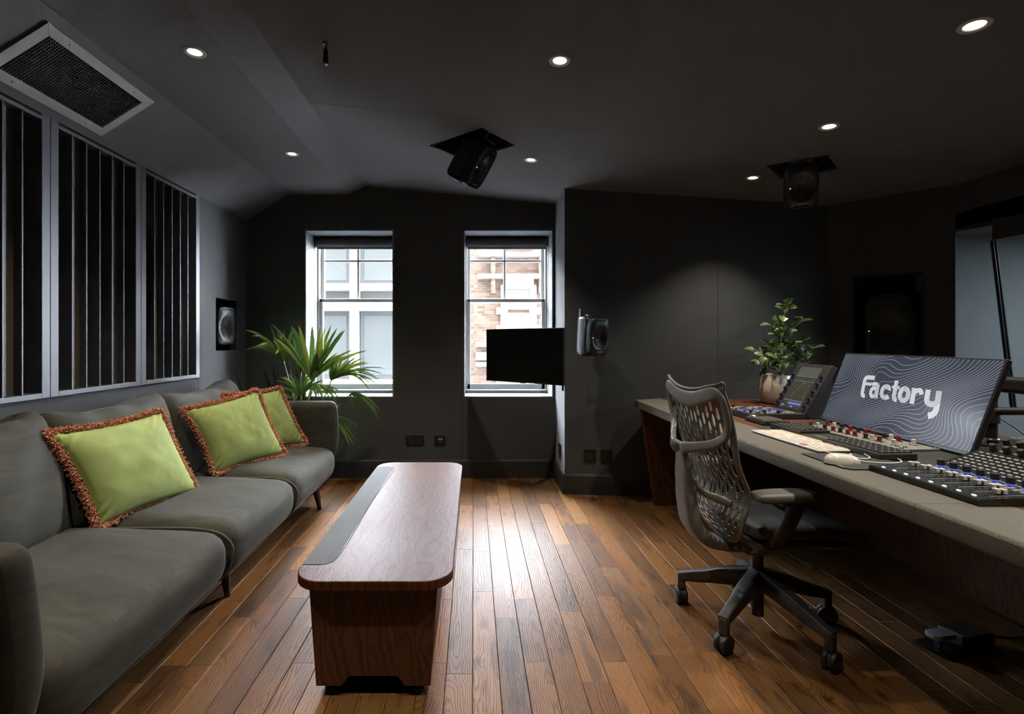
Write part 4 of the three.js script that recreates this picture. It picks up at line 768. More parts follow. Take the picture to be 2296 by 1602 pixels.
// ---------------------------------------------------------------- eight fader control surface
{
  const g = thing('fader_controller', 'black eight fader control surface with white lit buttons and blue ringed knobs', 'controller', at(1.40, DH + 0.002, 1.525), -Math.PI / 2);
  const W = 0.375, V1 = 0.245, V2 = 0.50, rise = Math.tan(0.325), low = 0.018;
  const hAt = (v) => v < V1 ? low + v * 0.02 : low + V1 * 0.02 + (v - V1) * rise, prof = [[0, 0], [0, low - 0.004], [0.006, low], [V1, hAt(V1)], [V2, hAt(V2)], [V2, 0]];
  mesh('body', metres(ext(poly(prof), W).rotateY(Math.PI / 2).translate(-W / 2, 0, 0)), mat({ color: L(0.014, 0.014, 0.014), roughness: 0.25 }), g);
  const put = (geo, u, v, h = 0) => { const a = v > V1 ? 0.325 : 0.02; return geo.rotateX(a).translate(u, hAt(v) + h, -v); };
  const col = (i) => -W / 2 + 0.036 + i * 0.0433;
  const caps = [0.128, 0.130, 0.132, 0.131, 0.133, 0.131, 0.130, 0.095];
  const slots = [], smallLit = [], yellow = [], rowsLit = [], dark = [];
  for (let i = 0; i < 8; i++) {
    const u = col(i);
    mesh('lit_button', put(lathe([[0, 0.0024], [0.0055, 0.0022], [0.007, 0]], 18).scale(1, 1, 0.62), u, 0.022), ledWhite, g);
    slots.push(put(box(0.003, 0.0006, 0.11), u, 0.105, 0.0004));
    const cap = mesh('fader_cap', [put(rbox(0.016, 0.015, 0.013, 0.003, 0, 0, 0.010), u, caps[i], 0.011), put(rbox(0.016, 0.015, 0.013, 0.003, 0, 0, -0.010), u, caps[i], 0.009)], mat({ color: L(0.62, 0.61, 0.57), roughness: 0.3 }), g);
    mesh('cap_waist', put(rbox(0.012, 0.008, 0.012, 0.002), u, caps[i], 0.008), keyBlack, cap);
    for (let k = 0; k < 16; k++) smallLit.push(put(box(0.003, 0.0006, 0.0016), u + 0.0125, 0.055 + k * 0.0068, 0.0004));
    for (const [v, r] of [[0.222, 0.0105], [0.405, 0.0095], [0.452, 0.0095]]) {
      const kn = mesh('knob', put(lathe([[0, 0.024], [r * 0.9, 0.024], [r, 0.022], [r * 1.05, 0.002]], 18), u, v), keyBlack, g);
      mesh('knob_top', put(lathe([[0, 0.0245], [r * 0.75, 0.0245]], 16), u, v), mat({ color: L(0.07, 0.07, 0.07), roughness: 0.3, metalness: 0.4 }), kn);
      if (v < 0.3) mesh('knob_ring', put(lathe([[r * 1.05, 0.0005], [r * 1.18, 0.0012], [r * 1.18, 0.003], [r * 1.05, 0.003]], 18), u, v), ledBlue, kn);
      yellow.push(put(box(0.012, 0.0008, 0.0035), u + 0.0215, v + 0.002, 0.0006));
    }
    for (let k = 0; k < 7; k++) for (const s of [-0.011, 0.011]) { const v = 0.262 + k * 0.0185; rowsLit.push(put(rbox(0.0125, 0.003, 0.0035, 0.001, 0, 0, 0, 1), u + s, v, 0.0012)); dark.push(put(box(0.019, 0.0018, 0.0115), u + s, v, 0.0004)); }
    for (let k = 0; k < 3; k++) for (const s of [-0.011, 0.011]) rowsLit.push(put(rbox(0.010, 0.003, 0.0028, 0.001, 0, 0, 0, 1), u + s, 0.172 + k * 0.011, 0.0012));
  }
  mesh('fader_slots', slots, blackVoid, g).userData.kind = 'stuff'; mesh('scale_marks', smallLit, ledSmall, g).userData.kind = 'stuff'; mesh('yellow_legends', yellow, ledYellow, g).userData.kind = 'stuff';
  mesh('small_lit_keys', rowsLit, ledSmall, g).userData.kind = 'stuff'; mesh('key_surrounds', dark, keyBlack, g).userData.kind = 'stuff';
}
{ // small box at the back right
  const g = thing('monitor_controller', 'small black box with silver knobs and a cream key behind the fader surface', 'controller', at(2.17, DH + 0.002, 1.90), -Math.PI / 2);
  mesh('case', rbox(0.16, 0.05, 0.14, 0.004, 0, 0.026, 0), panelBlack, g);
  for (const [x, z] of [[-0.05, -0.04], [-0.02, -0.04], [-0.05, -0.01]]) mesh('knob', cyl(0.010, 0.011, 0.014, 16, x, 0.058, z), mat({ color: L(0.5, 0.47, 0.38), roughness: 0.3, metalness: 0.6 }), g);
  mesh('cream_key', rbox(0.07, 0.012, 0.05, 0.004, 0.03, 0.056, 0.02), mat({ color: L(0.6, 0.56, 0.46), roughness: 0.4 }), g);
}
// ---------------------------------------------------------------- foot pedal on the floor
{
  const g = thing('foot_pedal', 'black foot switch with a grey paddle on the floor under the desk', 'foot pedal', at(1.965, 0.001, 1.975), 0.25);
  mesh('base_plate', rbox(0.27, 0.012, 0.12, 0.003, 0, 0.006, 0), blackGloss, g);
  mesh('housing', rbox(0.15, 0.055, 0.11, 0.008, 0.065, 0.036, 0), blackPlastic, g);
  mesh('hinge_frame', rbox(0.012, 0.045, 0.085, 0.004, -0.022, 0.045, 0), mat({ color: L(0.2, 0.21, 0.23), roughness: 0.4, metalness: 0.5 }), g);
  const s = rrect(0.115, 0.062, 0.028); mesh('paddle', smooth(metres(ext(s, 0.02, 0.006, 8)).rotateX(-Math.PI / 2).rotateZ(-0.06).translate(-0.078, 0.048, 0), 0.8), mat({ color: L(0.42, 0.43, 0.46), roughness: 0.4 }), g);
  mesh('strut', rbox(0.02, 0.04, 0.02, 0.003, -0.09, 0.028, 0), blackPlastic, g);
  mesh('lead', tube([V3(0.135, 0.02, 0), V3(0.2, 0.005, -0.02), V3(0.3, 0.005, 0.03), V3(0.42, 0.005, 0.02)], 0.004, 24, 6), blackPlastic, g);
}

// ---------------------------------------------------------------- task chair
const chairFrame = mat({ color: L(0.15, 0.147, 0.142), roughness: 0.42 });
const chairDark = mat({ color: L(0.05, 0.05, 0.05), roughness: 0.42 });
const chairMembrane = mat({ color: L(0.15, 0.147, 0.14), roughness: 0.5 });
const copper = mat({ color: L(0.5, 0.26, 0.14), roughness: 0.3, metalness: 0.9 });
// a swept bar of changing flat section: points, half-widths across (side) and half-thicknesses along (other)
function sweep(pts, side, ws, ts, n = 40, k = 14, pw = 0.75) {
  const c = new THREE.CatmullRomCurve3(pts, false, 'centripetal');
  const pick = (a, t) => { const x = t * (a.length - 1), i = Math.min(a.length - 2, Math.floor(x)), f = x - i; return lerp(a[i], a[i + 1], f * f * (3 - 2 * f)); };
  const ring = (t) => { const p = c.getPoint(t), tan = c.getTangent(t), s = side.clone().addScaledVector(tan, -side.dot(tan)).normalize(), o = tan.clone().cross(s).normalize(); return [p, s, o, pick(ws, t), pick(ts, t)]; };
  const body = grid((u, v) => { const [p, s, o, w, th] = ring(v), a = u * Math.PI * 2, cx = Math.cos(a), sy = Math.sin(a); return p.clone().addScaledVector(s, w * Math.sign(cx) * Math.pow(Math.abs(cx), pw)).addScaledVector(o, th * Math.sign(sy) * Math.pow(Math.abs(sy), pw)); }, k * 2, n, true);
  const cap = (t, flip) => { const [p, s, o, w, th] = ring(t); return grid((u, v) => { const a = (flip ? -u : u) * Math.PI * 2, cx = Math.cos(a), sy = Math.sin(a); return p.clone().addScaledVector(s, v * w * Math.sign(cx) * Math.pow(Math.abs(cx), pw)).addScaledVector(o, v * th * Math.sign(sy) * Math.pow(Math.abs(sy), pw)); }, k * 2, 1); };
  return join([body, cap(0, true), cap(1, false)]);
}
{
  // local x forward (towards the desk), y up, z to the sitter's right
  const g = thing('task_chair', 'grey office chair with a perforated plastic back facing the desk', 'chair', at(1.25, 0, 2.13), 0.085);
  const R = 0.315, a0 = 146 * Math.PI / 180 - 0.085;
  // star base
  for (let k = 0; k < 5; k++) {
    const a = a0 + k * Math.PI * 2 / 5, dir = V3(Math.cos(a), 0, -Math.sin(a)), side = V3(-dir.z, 0, dir.x);
    const leg = mesh('base_leg', sweep([V3(0, 0.205, 0).addScaledVector(dir, 0.02), V3(0, 0.185, 0).addScaledVector(dir, 0.12), V3(0, 0.155, 0).addScaledVector(dir, 0.22), V3(0, 0.128, 0).addScaledVector(dir, R + 0.006)], side, [0.029, 0.027, 0.022, 0.020], [0.042, 0.037, 0.028, 0.020], 18, 8, 0.4), chairDark, g);
    mesh('leg_end', rbox(0.034, 0.07, 0.036, 0.008, 0, 0, 0).rotateY(a).translate(dir.x * (R - 0.004), 0.106, dir.z * (R - 0.004)), chairDark, leg);
    const turn = [0.5, 1.4, 0.2, 1.1, 0.8][k] + a, ax = V3(Math.cos(turn), 0, -Math.sin(turn)), c = dir.clone().multiplyScalar(R).setY(0.038);
    const wheel = (s) => lathe([[0, -0.011], [0.022, -0.011], [0.033, -0.009], [0.0375, -0.004], [0.0375, 0.005], [0.034, 0.010], [0.024, 0.0125], [0, 0.0125]], 26).rotateX(Math.PI / 2).rotateY(Math.atan2(ax.x, ax.z)).translate(c.x + ax.x * s, c.y, c.z + ax.z * s);
    const cs = mesh('caster', [wheel(0.0145), wheel(-0.0145)], blackPlastic, g);
    mesh('caster_hood', [rodBetween(c.clone().setY(0.052), c.clone().setY(0.08), 0.012, 0.010, 10), sweep([c.clone().add(V3(0, 0.0, 0)).addScaledVector(ax, -0.008), c.clone().addScaledVector(ax, 0.008)], V3(0, 1, 0), [0.03, 0.03], [0.026, 0.026], 3, 8)], chairDark, cs);
  }
  mesh('hub', lathe([[0, 0.25], [0.028, 0.25], [0.046, 0.228], [0.05, 0.20], [0.044, 0.165], [0.03, 0.16]], 28), chairDark, g);
  mesh('gas_lift', [cyl(0.027, 0.026, 0.14, 24, 0, 0.115, 0), cyl(0.025, 0.025, 0.06, 24, 0, 0.27, 0)], chairDark, g);
  mesh('lift_rod', cyl(0.014, 0.014, 0.12, 20, 0, 0.31, 0), copper, g);
  // seat
  const seat = softBox(0.46, 0.06, 0.47, 0.026, { f: (s, ux, uy, uz) => { s.y += 0.014 * (uz * uz) - 0.028 * Math.pow(clamp(ux), 2); s.z *= 1 - 0.10 * Math.pow(clamp(-ux), 2); } }, 18);
  mesh('seat', seat, mat({ color: L(0.05, 0.053, 0.057), roughness: 0.8, bumpMap: per(speckle, 0.06), bumpScale: 0.0006 }), g, V3(0.075, 0.475, 0));
  mesh('seat_pan', softBox(0.42, 0.05, 0.40, 0.02, {}, 10), chairDark, g, V3(0.07, 0.425, 0));
  mesh('tilt_housing', [softBox(0.26, 0.075, 0.17, 0.03, {}, 10).translate(0.02, 0.375, 0)], chairDark, g);
  // perforated back: rows of slotted cells on a bent surface, running down one side, round the foot and up the other
  const Y0 = 0.385, YT = 0.672, YC = 0.186;                          // heights above the foot: top, centre of the round foot
  const widen = (y) => 1 + 0.11 * sstep(0.25, 0.55, y) - 0.03 * sstep(0.60, 0.68, y);
  const topY = (s) => YT + 0.026 * Math.pow(Math.abs(s) / 0.2, 3) - 0.014 * (1 - Math.min(1, Math.abs(s) / 0.13) ** 2);
  const backAt = (s, y, off = 0) => { // s across, y above the foot, off to the rear
    const t = y / YT, x = -0.195 - 0.045 * sstep(0.0, 0.3, t) + 0.040 * Math.exp(-((t - 0.36) ** 2) / 0.018) - 0.085 * Math.pow(clamp((t - 0.38) / 0.62), 1.3) + 0.045 * Math.pow(clamp(1 - t / 0.18), 2), S_ = s * widen(y);
    return V3(x + 0.68 * S_ * S_ - off, Y0 + y, S_);
  };
  const cell = (list, at_, hl, hw, hole) => { // at_(a, b): a along -1..1, b across -1..1; hole half sizes in the same units, or null
    const N = 16, th = 0.004, outer = [], inner = [];
    for (let i = 0; i < N; i++) { const an = i / N * Math.PI * 2 + Math.PI / N, c = Math.cos(an), q = Math.sin(an), m = Math.max(Math.abs(c), Math.abs(q)); outer.push([c / m, q / m]); if (hole) { const al = hole[0] * hl, bw = hole[1] * hw, r = Math.min(al, bw), L2 = al - r, dx = c / m, px = Math.sign(dx) * (L2 * Math.min(1, Math.abs(c / m)) + r * Math.abs(c)) , py = q * r; inner.push([px / hl, py / hw]); } }
    const V = (p, o) => at_(p[0], p[1], o);
    for (let i = 0; i < N; i++) { const j = (i + 1) % N;
      if (hole) for (const [o, f] of [[0, 1], [th, -1]]) { const q = [V(outer[i], o), V(outer[j], o), V(inner[j], o), V(inner[i], o)]; f > 0 ? list.push(q[0], q[1], q[2], q[0], q[2], q[3]) : list.push(q[0], q[2], q[1], q[0], q[3], q[2]); }
      else for (const [o, f] of [[0, 1], [th, -1]]) { const q = [V(outer[i], o), V(outer[j], o), V([0, 0], o)]; list.push(q[0], q[f > 0 ? 1 : 2], q[f > 0 ? 2 : 1]); }
      if (hole) { const q = [V(inner[i], 0), V(inner[j], 0), V(inner[j], th), V(inner[i], th)]; list.push(q[0], q[1], q[2], q[0], q[2], q[3]); }
    }
  };
  const tri = [], pitch = 0.0268;
  for (let k = 0; k < 8; k++) {
    const r = pitch * (k + 0.5), hw = pitch / 2, last = k === 7;
    for (const sgn of [1, -1]) {
      const n = last ? 20 : 8, off = last ? 0 : (k % 2) * 0.5, hl0 = (0.70 - YC) / n / 2;
      for (let j = -1; j < n; j++) {
        let y0 = YC + (j + off) * hl0 * 2, y1 = y0 + hl0 * 2; y0 = Math.max(y0, YC); y1 = Math.min(y1, 0.70); if (y1 - y0 < 0.002) continue;
        const hl = (y1 - y0) / 2, f = (a, b, o) => { const s = sgn * (r + b * hw * (last ? 0.6 : 1) - (last ? hw * 0.4 : 0)), y = lerp(y0, y1, (a + 1) / 2); return backAt(s, Math.min(y, topY(s)), o); };
        const free = y1 < topY(r) - 0.03 && hl > hl0 * 0.7;
        cell(tri, f, hl, hw, free ? (last ? [0.18, 0.2] : [0.80, 0.60]) : null);
      }
    }
    const m = last ? 22 : Math.max(2, Math.round(Math.PI * r / 0.052));
    for (let j = 0; j < m; j++) { const A0 = -Math.PI * j / m, A1 = -Math.PI * (j + 1) / m, hl = Math.PI * r / m / 2; cell(tri, (a, b, o) => { const an = lerp(A0, A1, (a + 1) / 2), q = r + b * hw * (last ? 0.6 : 1) - (last ? hw * 0.4 : 0); return backAt(q * Math.cos(an), YC + q * Math.sin(an) * 0.9, o); }, hl, hw, last ? [0.18, 0.2] : hl > 0.014 ? [0.72, 0.52] : null); }
  }
  const sheet = new THREE.BufferGeometry(); sheet.setAttribute('position', new THREE.Float32BufferAttribute(tri.flatMap((p) => [p.x, p.y, p.z]), 3)); sheet.computeVertexNormals();
  mesh('back_membrane', flat(sheet), chairMembrane, g);
  // rim round the membrane
  const rimS = 0.2035, rim = []; for (let i = 0; i <= 14; i++) { const y = lerp(YC, topY(rimS), i / 14); rim.push(backAt(rimS, y, 0.002)); } for (let i = 1; i < 16; i++) { const s = lerp(rimS, -rimS, i / 16); rim.push(backAt(s, topY(s), 0.002)); } for (let i = 0; i <= 14; i++) { const y = lerp(topY(rimS), YC, i / 14); rim.push(backAt(-rimS, y, 0.002)); } for (let i = 1; i < 16; i++) { const a = -Math.PI + Math.PI * i / 16; rim.push(backAt(rimS * Math.cos(a), YC + rimS * 0.9 * Math.sin(a), 0.002)); }
  mesh('back_rim', tube(rim, 0.0058, 190, 8, true), chairFrame, g);
  // wishbone yoke: one flat ribbon from the spine up one shoulder, over the top and down the other
  const ribbon = (pts, ws, ts, n, k = 10) => { const c = new THREE.CatmullRomCurve3(pts, false, 'centripetal'), pick = (a, t) => { const x = t * (a.length - 1), i = Math.min(a.length - 2, Math.floor(x)), f = x - i; return lerp(a[i], a[i + 1], f * f * (3 - 2 * f)); }; return grid((u, v) => { const p = c.getPoint(v), tan = c.getTangent(v), nrm = V3(1, 0, 0).addScaledVector(tan, -tan.x).normalize(), s = tan.clone().cross(nrm).normalize(), a = u * Math.PI * 2, cx = Math.cos(a), sy = Math.sin(a); return p.addScaledVector(s, pick(ws, v) * Math.sign(cx) * Math.pow(Math.abs(cx), 0.6)).addScaledVector(nrm, pick(ts, v) * Math.sign(sy) * Math.pow(Math.abs(sy), 0.6)); }, k * 2, n, true); };
  const loop = [V3(-0.335, 0.775, 0)];
  for (const [s, y, o] of [[0.035, 0.408, 0.098], [0.09, 0.424, 0.075], [0.15, 0.448, 0.046], [0.186, 0.485, 0.026], [0.196, 0.535, 0.018], [0.196, 0.60, 0.016], [0.190, 0.642, 0.015], [0.165, 0.652, 0.014], [0.11, 0.636, 0.014], [0.05, 0.618, 0.014], [0, 0.614, 0.014]]) loop.push(backAt(s, y, o));
  const mirror = loop.slice(0, -1).reverse().map((p) => V3(p.x, p.y, -p.z)); const whole = [...loop, ...mirror];
  mesh('yoke', ribbon(whole, [0.030, 0.020, 0.017, 0.020, 0.030, 0.034, 0.030, 0.020, 0.017, 0.020, 0.030], [0.014, 0.012, 0.010, 0.008, 0.008, 0.008, 0.008, 0.008, 0.010, 0.012, 0.014], 150), chairFrame, g);
  mesh('spine', sweep([V3(-0.338, 0.80, 0), V3(-0.338, 0.745, 0), V3(-0.332, 0.65, 0), V3(-0.322, 0.55, 0), V3(-0.30, 0.455, 0), V3(-0.245, 0.392, 0), V3(-0.13, 0.362, 0), V3(-0.04, 0.365, 0)], V3(0, 0, 1), [0.036, 0.048, 0.052, 0.058, 0.062, 0.058, 0.05, 0.05], [0.012, 0.020, 0.026, 0.029, 0.030, 0.028, 0.026, 0.025], 50, 12, 0.55), chairFrame, g);
  // lumbar pad and its prongs
  mesh('lumbar_support', [sweep([V3(-0.285, 0.62, 0.0), V3(-0.27, 0.60, 0.05), V3(-0.225, 0.585, 0.10), V3(-0.205, 0.58, 0.13)], V3(0, 1, 0), [0.012, 0.015, 0.018, 0.013], [0.008, 0.009, 0.009, 0.008], 20, 8), sweep([V3(-0.285, 0.62, 0.0), V3(-0.27, 0.60, -0.05), V3(-0.225, 0.585, -0.10), V3(-0.205, 0.58, -0.13)], V3(0, 1, 0), [0.012, 0.015, 0.018, 0.013], [0.008, 0.009, 0.009, 0.008], 20, 8), rbox(0.03, 0.07, 0.045, 0.01, -0.30, 0.62, 0)], mat({ color: L(0.16, 0.14, 0.105), roughness: 0.45 }), g);
  // arms
  for (const q of [1, -1]) {
    const arm = mesh('arm_post', sweep([V3(-0.06, 0.355, q * 0.08), V3(-0.06, 0.40, q * 0.15), V3(-0.06, 0.47, q * 0.218), V3(-0.05, 0.55, q * 0.262), V3(-0.03, 0.628, q * 0.272)], V3(1, 0, 0), [0.03, 0.032, 0.034, 0.03, 0.036], [0.016, 0.017, 0.016, 0.014, 0.014], 30, 10), chairDark, g);
    const pad = softBox(0.255, 0.034, 0.095, 0.016, { f: (s, ux, uy, uz) => { s.z *= 1 - 0.25 * Math.pow(Math.abs(ux), 3); s.y += 0.004 * (1 - ux * ux) * clamp(uy); } }, 16);
    mesh('arm_pad', pad, mat({ color: L(0.085, 0.08, 0.07), roughness: 0.48, bumpMap: per(speckle, 0.05), bumpScale: 0.0003 }), g, V3(-0.075, 0.652, q * 0.272));
    mesh('pad_base', rbox(0.15, 0.016, 0.07, 0.006, -0.04, 0.630, q * 0.272), chairDark, g);
  }
  mesh('tilt_lever', rodBetween(V3(0.05, 0.37, 0.08), V3(0.06, 0.36, 0.24), 0.006, 0.008, 10), chairDark, g);
}

// ---------------------------------------------------------------- loudspeakers
const font = await new FontLoader().loadAsync('fonts/droid/droid_sans_bold.typeface.json');
const spkBody = mat({ color: L(0.011, 0.011, 0.012), roughness: 0.27 }), spkFace = mat({ color: L(0.016, 0.016, 0.016), roughness: 0.36 });
const spkGreyBody = spkBody, letterMat = mat({ color: L(0.55, 0.55, 0.55), roughness: 0.4 });
const ledPoint = mat({ color: L(0.5, 0.6, 0.3), emissive: L(1, 1, 0.7), emissiveIntensity: 3 });
function loudspeaker(label, pos, look, w, h, dep, opts = {}) {
  const g = thing('loudspeaker', label, 'loudspeaker', pos);
  const aim = new THREE.Object3D(); aim.position.copy(pos); aim.lookAt(look); g.quaternion.copy(aim.quaternion); if (opts.roll) g.rotateZ(opts.roll);
  const sg = 24;
  // curved cabinet: tapered towards front and back, rounded all round
  const cut = 0.042, cab = softBox(w, h, dep - cut, w * 0.15, { f: (s, ux, uy, uz) => { const f = uz > 0 ? 1 - 0.08 * uz * uz : 1 - 0.12 * uz * uz; s.x *= f * (1 - 0.035 * uy * uy); s.y *= (uz > 0 ? 1 - 0.05 * uz * uz : 1 - 0.06 * uz * uz); } }, 22);
  mesh('cabinet', cab, spkBody, g, V3(0, 0, -(dep + cut) / 2));
  // front baffle with its shallow dish
  const fw = w * 0.80, fh = h * 0.90, dishR = w * 0.40, cy = -h * 0.02;
  const face = grid((u, v) => { const sx = (u - 0.5) * 2, sy = (v - 0.5) * 2, n = 5, q = Math.pow(Math.pow(Math.abs(sx), n) + Math.pow(Math.abs(sy), n), 1 / n), m = Math.max(Math.abs(sx), Math.abs(sy)), k = q > 0 ? m / q : 1, x = sx * k * fw / 2, y = sy * k * fh / 2; const r = Math.hypot(x, (y - cy) * 0.82) / dishR; const z = 0.010 * (1 - Math.pow(m, 4)) + 0.001 - 0.034 * Math.pow(clamp(1 - r * r * 0.8), 2.4); return V3(x, y, z); }, 36, 48);
  const rim = (u, v) => { const a = u * Math.PI * 2, n = 5, c = Math.cos(a), s = Math.sin(a), m = Math.max(Math.abs(c), Math.abs(s)), sx = c / m, sy = s / m, q = Math.pow(Math.pow(Math.abs(sx), n) + Math.pow(Math.abs(sy), n), 1 / n), e = Math.sin(v * Math.PI / 2), W_ = lerp(fw, w * 0.90, e) / 2, H_ = lerp(fh, h * 0.955, e) / 2; return V3(sx / q * W_, sy / q * H_, 0.001 - 0.062 * (1 - Math.cos(v * Math.PI / 2))); };
  mesh('baffle', [face, grid(rim, 72, 8, true)], spkFace, g, V3(0, 0, -0.004));
  mesh('tweeter', [lathe([[0, 0.010], [0.006, 0.009], [0.010, 0.004], [0.011, 0]], 20).rotateX(Math.PI / 2).translate(0, cy, -0.028), lathe([[0.013, 0.002], [0.016, 0.003], [0.019, 0]], 24).rotateX(Math.PI / 2).translate(0, cy, -0.028)], mat({ color: L(0.06, 0.06, 0.06), roughness: 0.25, metalness: 0.6 }), g);
  for (const y of [h * 0.40, -h * 0.425]) mesh('driver_slot', rbox(fw * 0.55, 0.006, 0.006, 0.002, 0, y, 0.004), blackVoid, g);
  mesh('status_light', lathe([[0, 0.0016], [0.002, 0.0012], [0.0028, 0]], 10).rotateX(Math.PI / 2).translate(-w * 0.335, cy, 0.0045), ledPoint, g);
  const tg = new TextGeometry('GENELEC', { font, size: w * 0.040, depth: 0.0008, curveSegments: 2 }); tg.computeBoundingBox(); tg.translate(-tg.boundingBox.max.x / 2, -h * 0.375, 0.0068);
  mesh('maker_lettering', flat(tg), letterMat, g);
  return g;
}
const listener = at(1.15, 1.15, 2.2);
loudspeaker('black loudspeaker set in the niche of the left wall', at(XL + 0.004, 1.372, 4.062), at(0.2, 1.30, 3.35), 0.225, 0.345, 0.185);
{
  const p = at(0.945, 1.275, 3.60), g = loudspeaker('black loudspeaker mounted on the wall above the sockets', p, at(1.45, 1.16, 2.1), 0.189, 0.305, 0.205);
  mesh('wall_bracket', [rbox(0.06, 0.075, 0.03, 0.004, -0.02, 0.17, -0.22), rbox(0.03, 0.03, 0.10, 0.004, -0.02, 0.15, -0.17)], darkMetal, g);
  mesh('cable', tube([V3(0.0, -0.12, -0.2), V3(-0.01, -0.2, -0.235), V3(-0.03, -0.22, -0.24), V3(-0.03, -0.12, -0.25)], 0.003, 20, 6), blackPlastic, g);
}
{
  const g = loudspeaker('black loudspeaker hanging from the square ceiling opening over the middle of the room', at(0.06, 2.375, 3.17), at(1.5, 1.05, 2.15), 0.19, 0.305, 0.21);
  mesh('yoke', [rodBetween(V3(0, 0.08, -0.12), V3(0, 0.30, -0.10), 0.02, 0.02, 12), rbox(0.14, 0.01, 0.10, 0.002, 0, 0.17, -0.11)], darkMetal, g);
  const h = loudspeaker('black loudspeaker hanging from the ceiling opening above the plant pot', at(2.055, 2.215, 3.02), at(0.9, 1.15, 1.0), 0.19, 0.30, 0.21);
  mesh('yoke', rodBetween(V3(0, 0.08, -0.12), V3(0.0, 0.28, -0.14), 0.02, 0.02, 12), darkMetal, h);
}
{
  const c = [2.955, 3.455]; // in the angled wall
  loudspeaker('large black loudspeaker set into the angled wall behind the touchscreen', at(c[0] + 0.01, 1.33, c[1] + 0.005), at(c[0] - 0.843 * 2, 1.33, c[1] - 0.539 * 2), 0.325, 0.56, 0.22);
}

// ---------------------------------------------------------------- television on a swing arm
{
  const g = thing('television', 'black wall television on a swing arm in front of the right window', 'television', at(0.3885, 1.13, 3.82), Math.atan2(-0.469, 0.563));
  mesh('housing', [rbox(0.733, 0.432, 0.02, 0.003, 0, 0, -0.011), rbox(0.5, 0.28, 0.04, 0.015, 0, -0.03, -0.035)], blackPlastic, g);
  mesh('screen', rbox(0.717, 0.412, 0.002, 0.0008, 0, 0.003, 0.0), phys({ color: L(0.002, 0.002, 0.002), roughness: 0.3, specularIntensity: 0.25 }), g);
  mesh('badge', rbox(0.05, 0.006, 0.006, 0.002, 0, -0.218, -0.006), blackPlastic, g);
  mesh('wall_mount', [rbox(0.12, 0.12, 0.014, 0.003, 0.05, -0.01, -0.06), rodBetween(V3(0.05, -0.02, -0.065), V3(0.028, -0.02, -0.505), 0.014, 0.014, 10), rodBetween(V3(0.33, -0.20, -0.05), V3(0.33, -0.26, -0.05), 0.01, 0.008, 10), rbox(0.04, 0.03, 0.03, 0.004, 0.33, -0.205, -0.04)], darkMetal, g);
}

// ---------------------------------------------------------------- plants
const leafMat = (c, rough = 0.42) => phys({ color: c, roughness: rough, transmission: 0.28, thickness: 0 });
// a folded blade between two points, sagging in the middle
function blade(a, b, width, lift, nrm, twist = 0, fold = 0.25) {
  const mid = a.clone().lerp(b, 0.55).add(V3(0, lift, 0)), c = new THREE.QuadraticBezierCurve3(a, mid, b), pos = [], n = 9, quads = [];
  const rows = []; for (let i = 0; i <= n; i++) { const t = i / n, p = c.getPoint(t), tan = c.getTangent(t).normalize(), s = tan.clone().cross(nrm).normalize(), up = s.clone().cross(tan).normalize(); s.applyAxisAngle(tan, twist * t); const w = width * (0.16 + 0.84 * Math.pow(Math.sin(Math.PI * Math.pow(clamp(t * 0.94 + 0.03), 0.72)), 0.9)) * (t > 0.97 ? 0.05 : 1); rows.push([p.clone().addScaledVector(s, -w / 2).addScaledVector(up, -w * fold), p, p.clone().addScaledVector(s, w / 2).addScaledVector(up, -w * fold)]); }
  return grid((u, v) => rows[Math.round(v * n)][Math.round(u * 2)].clone(), 2, n);
}
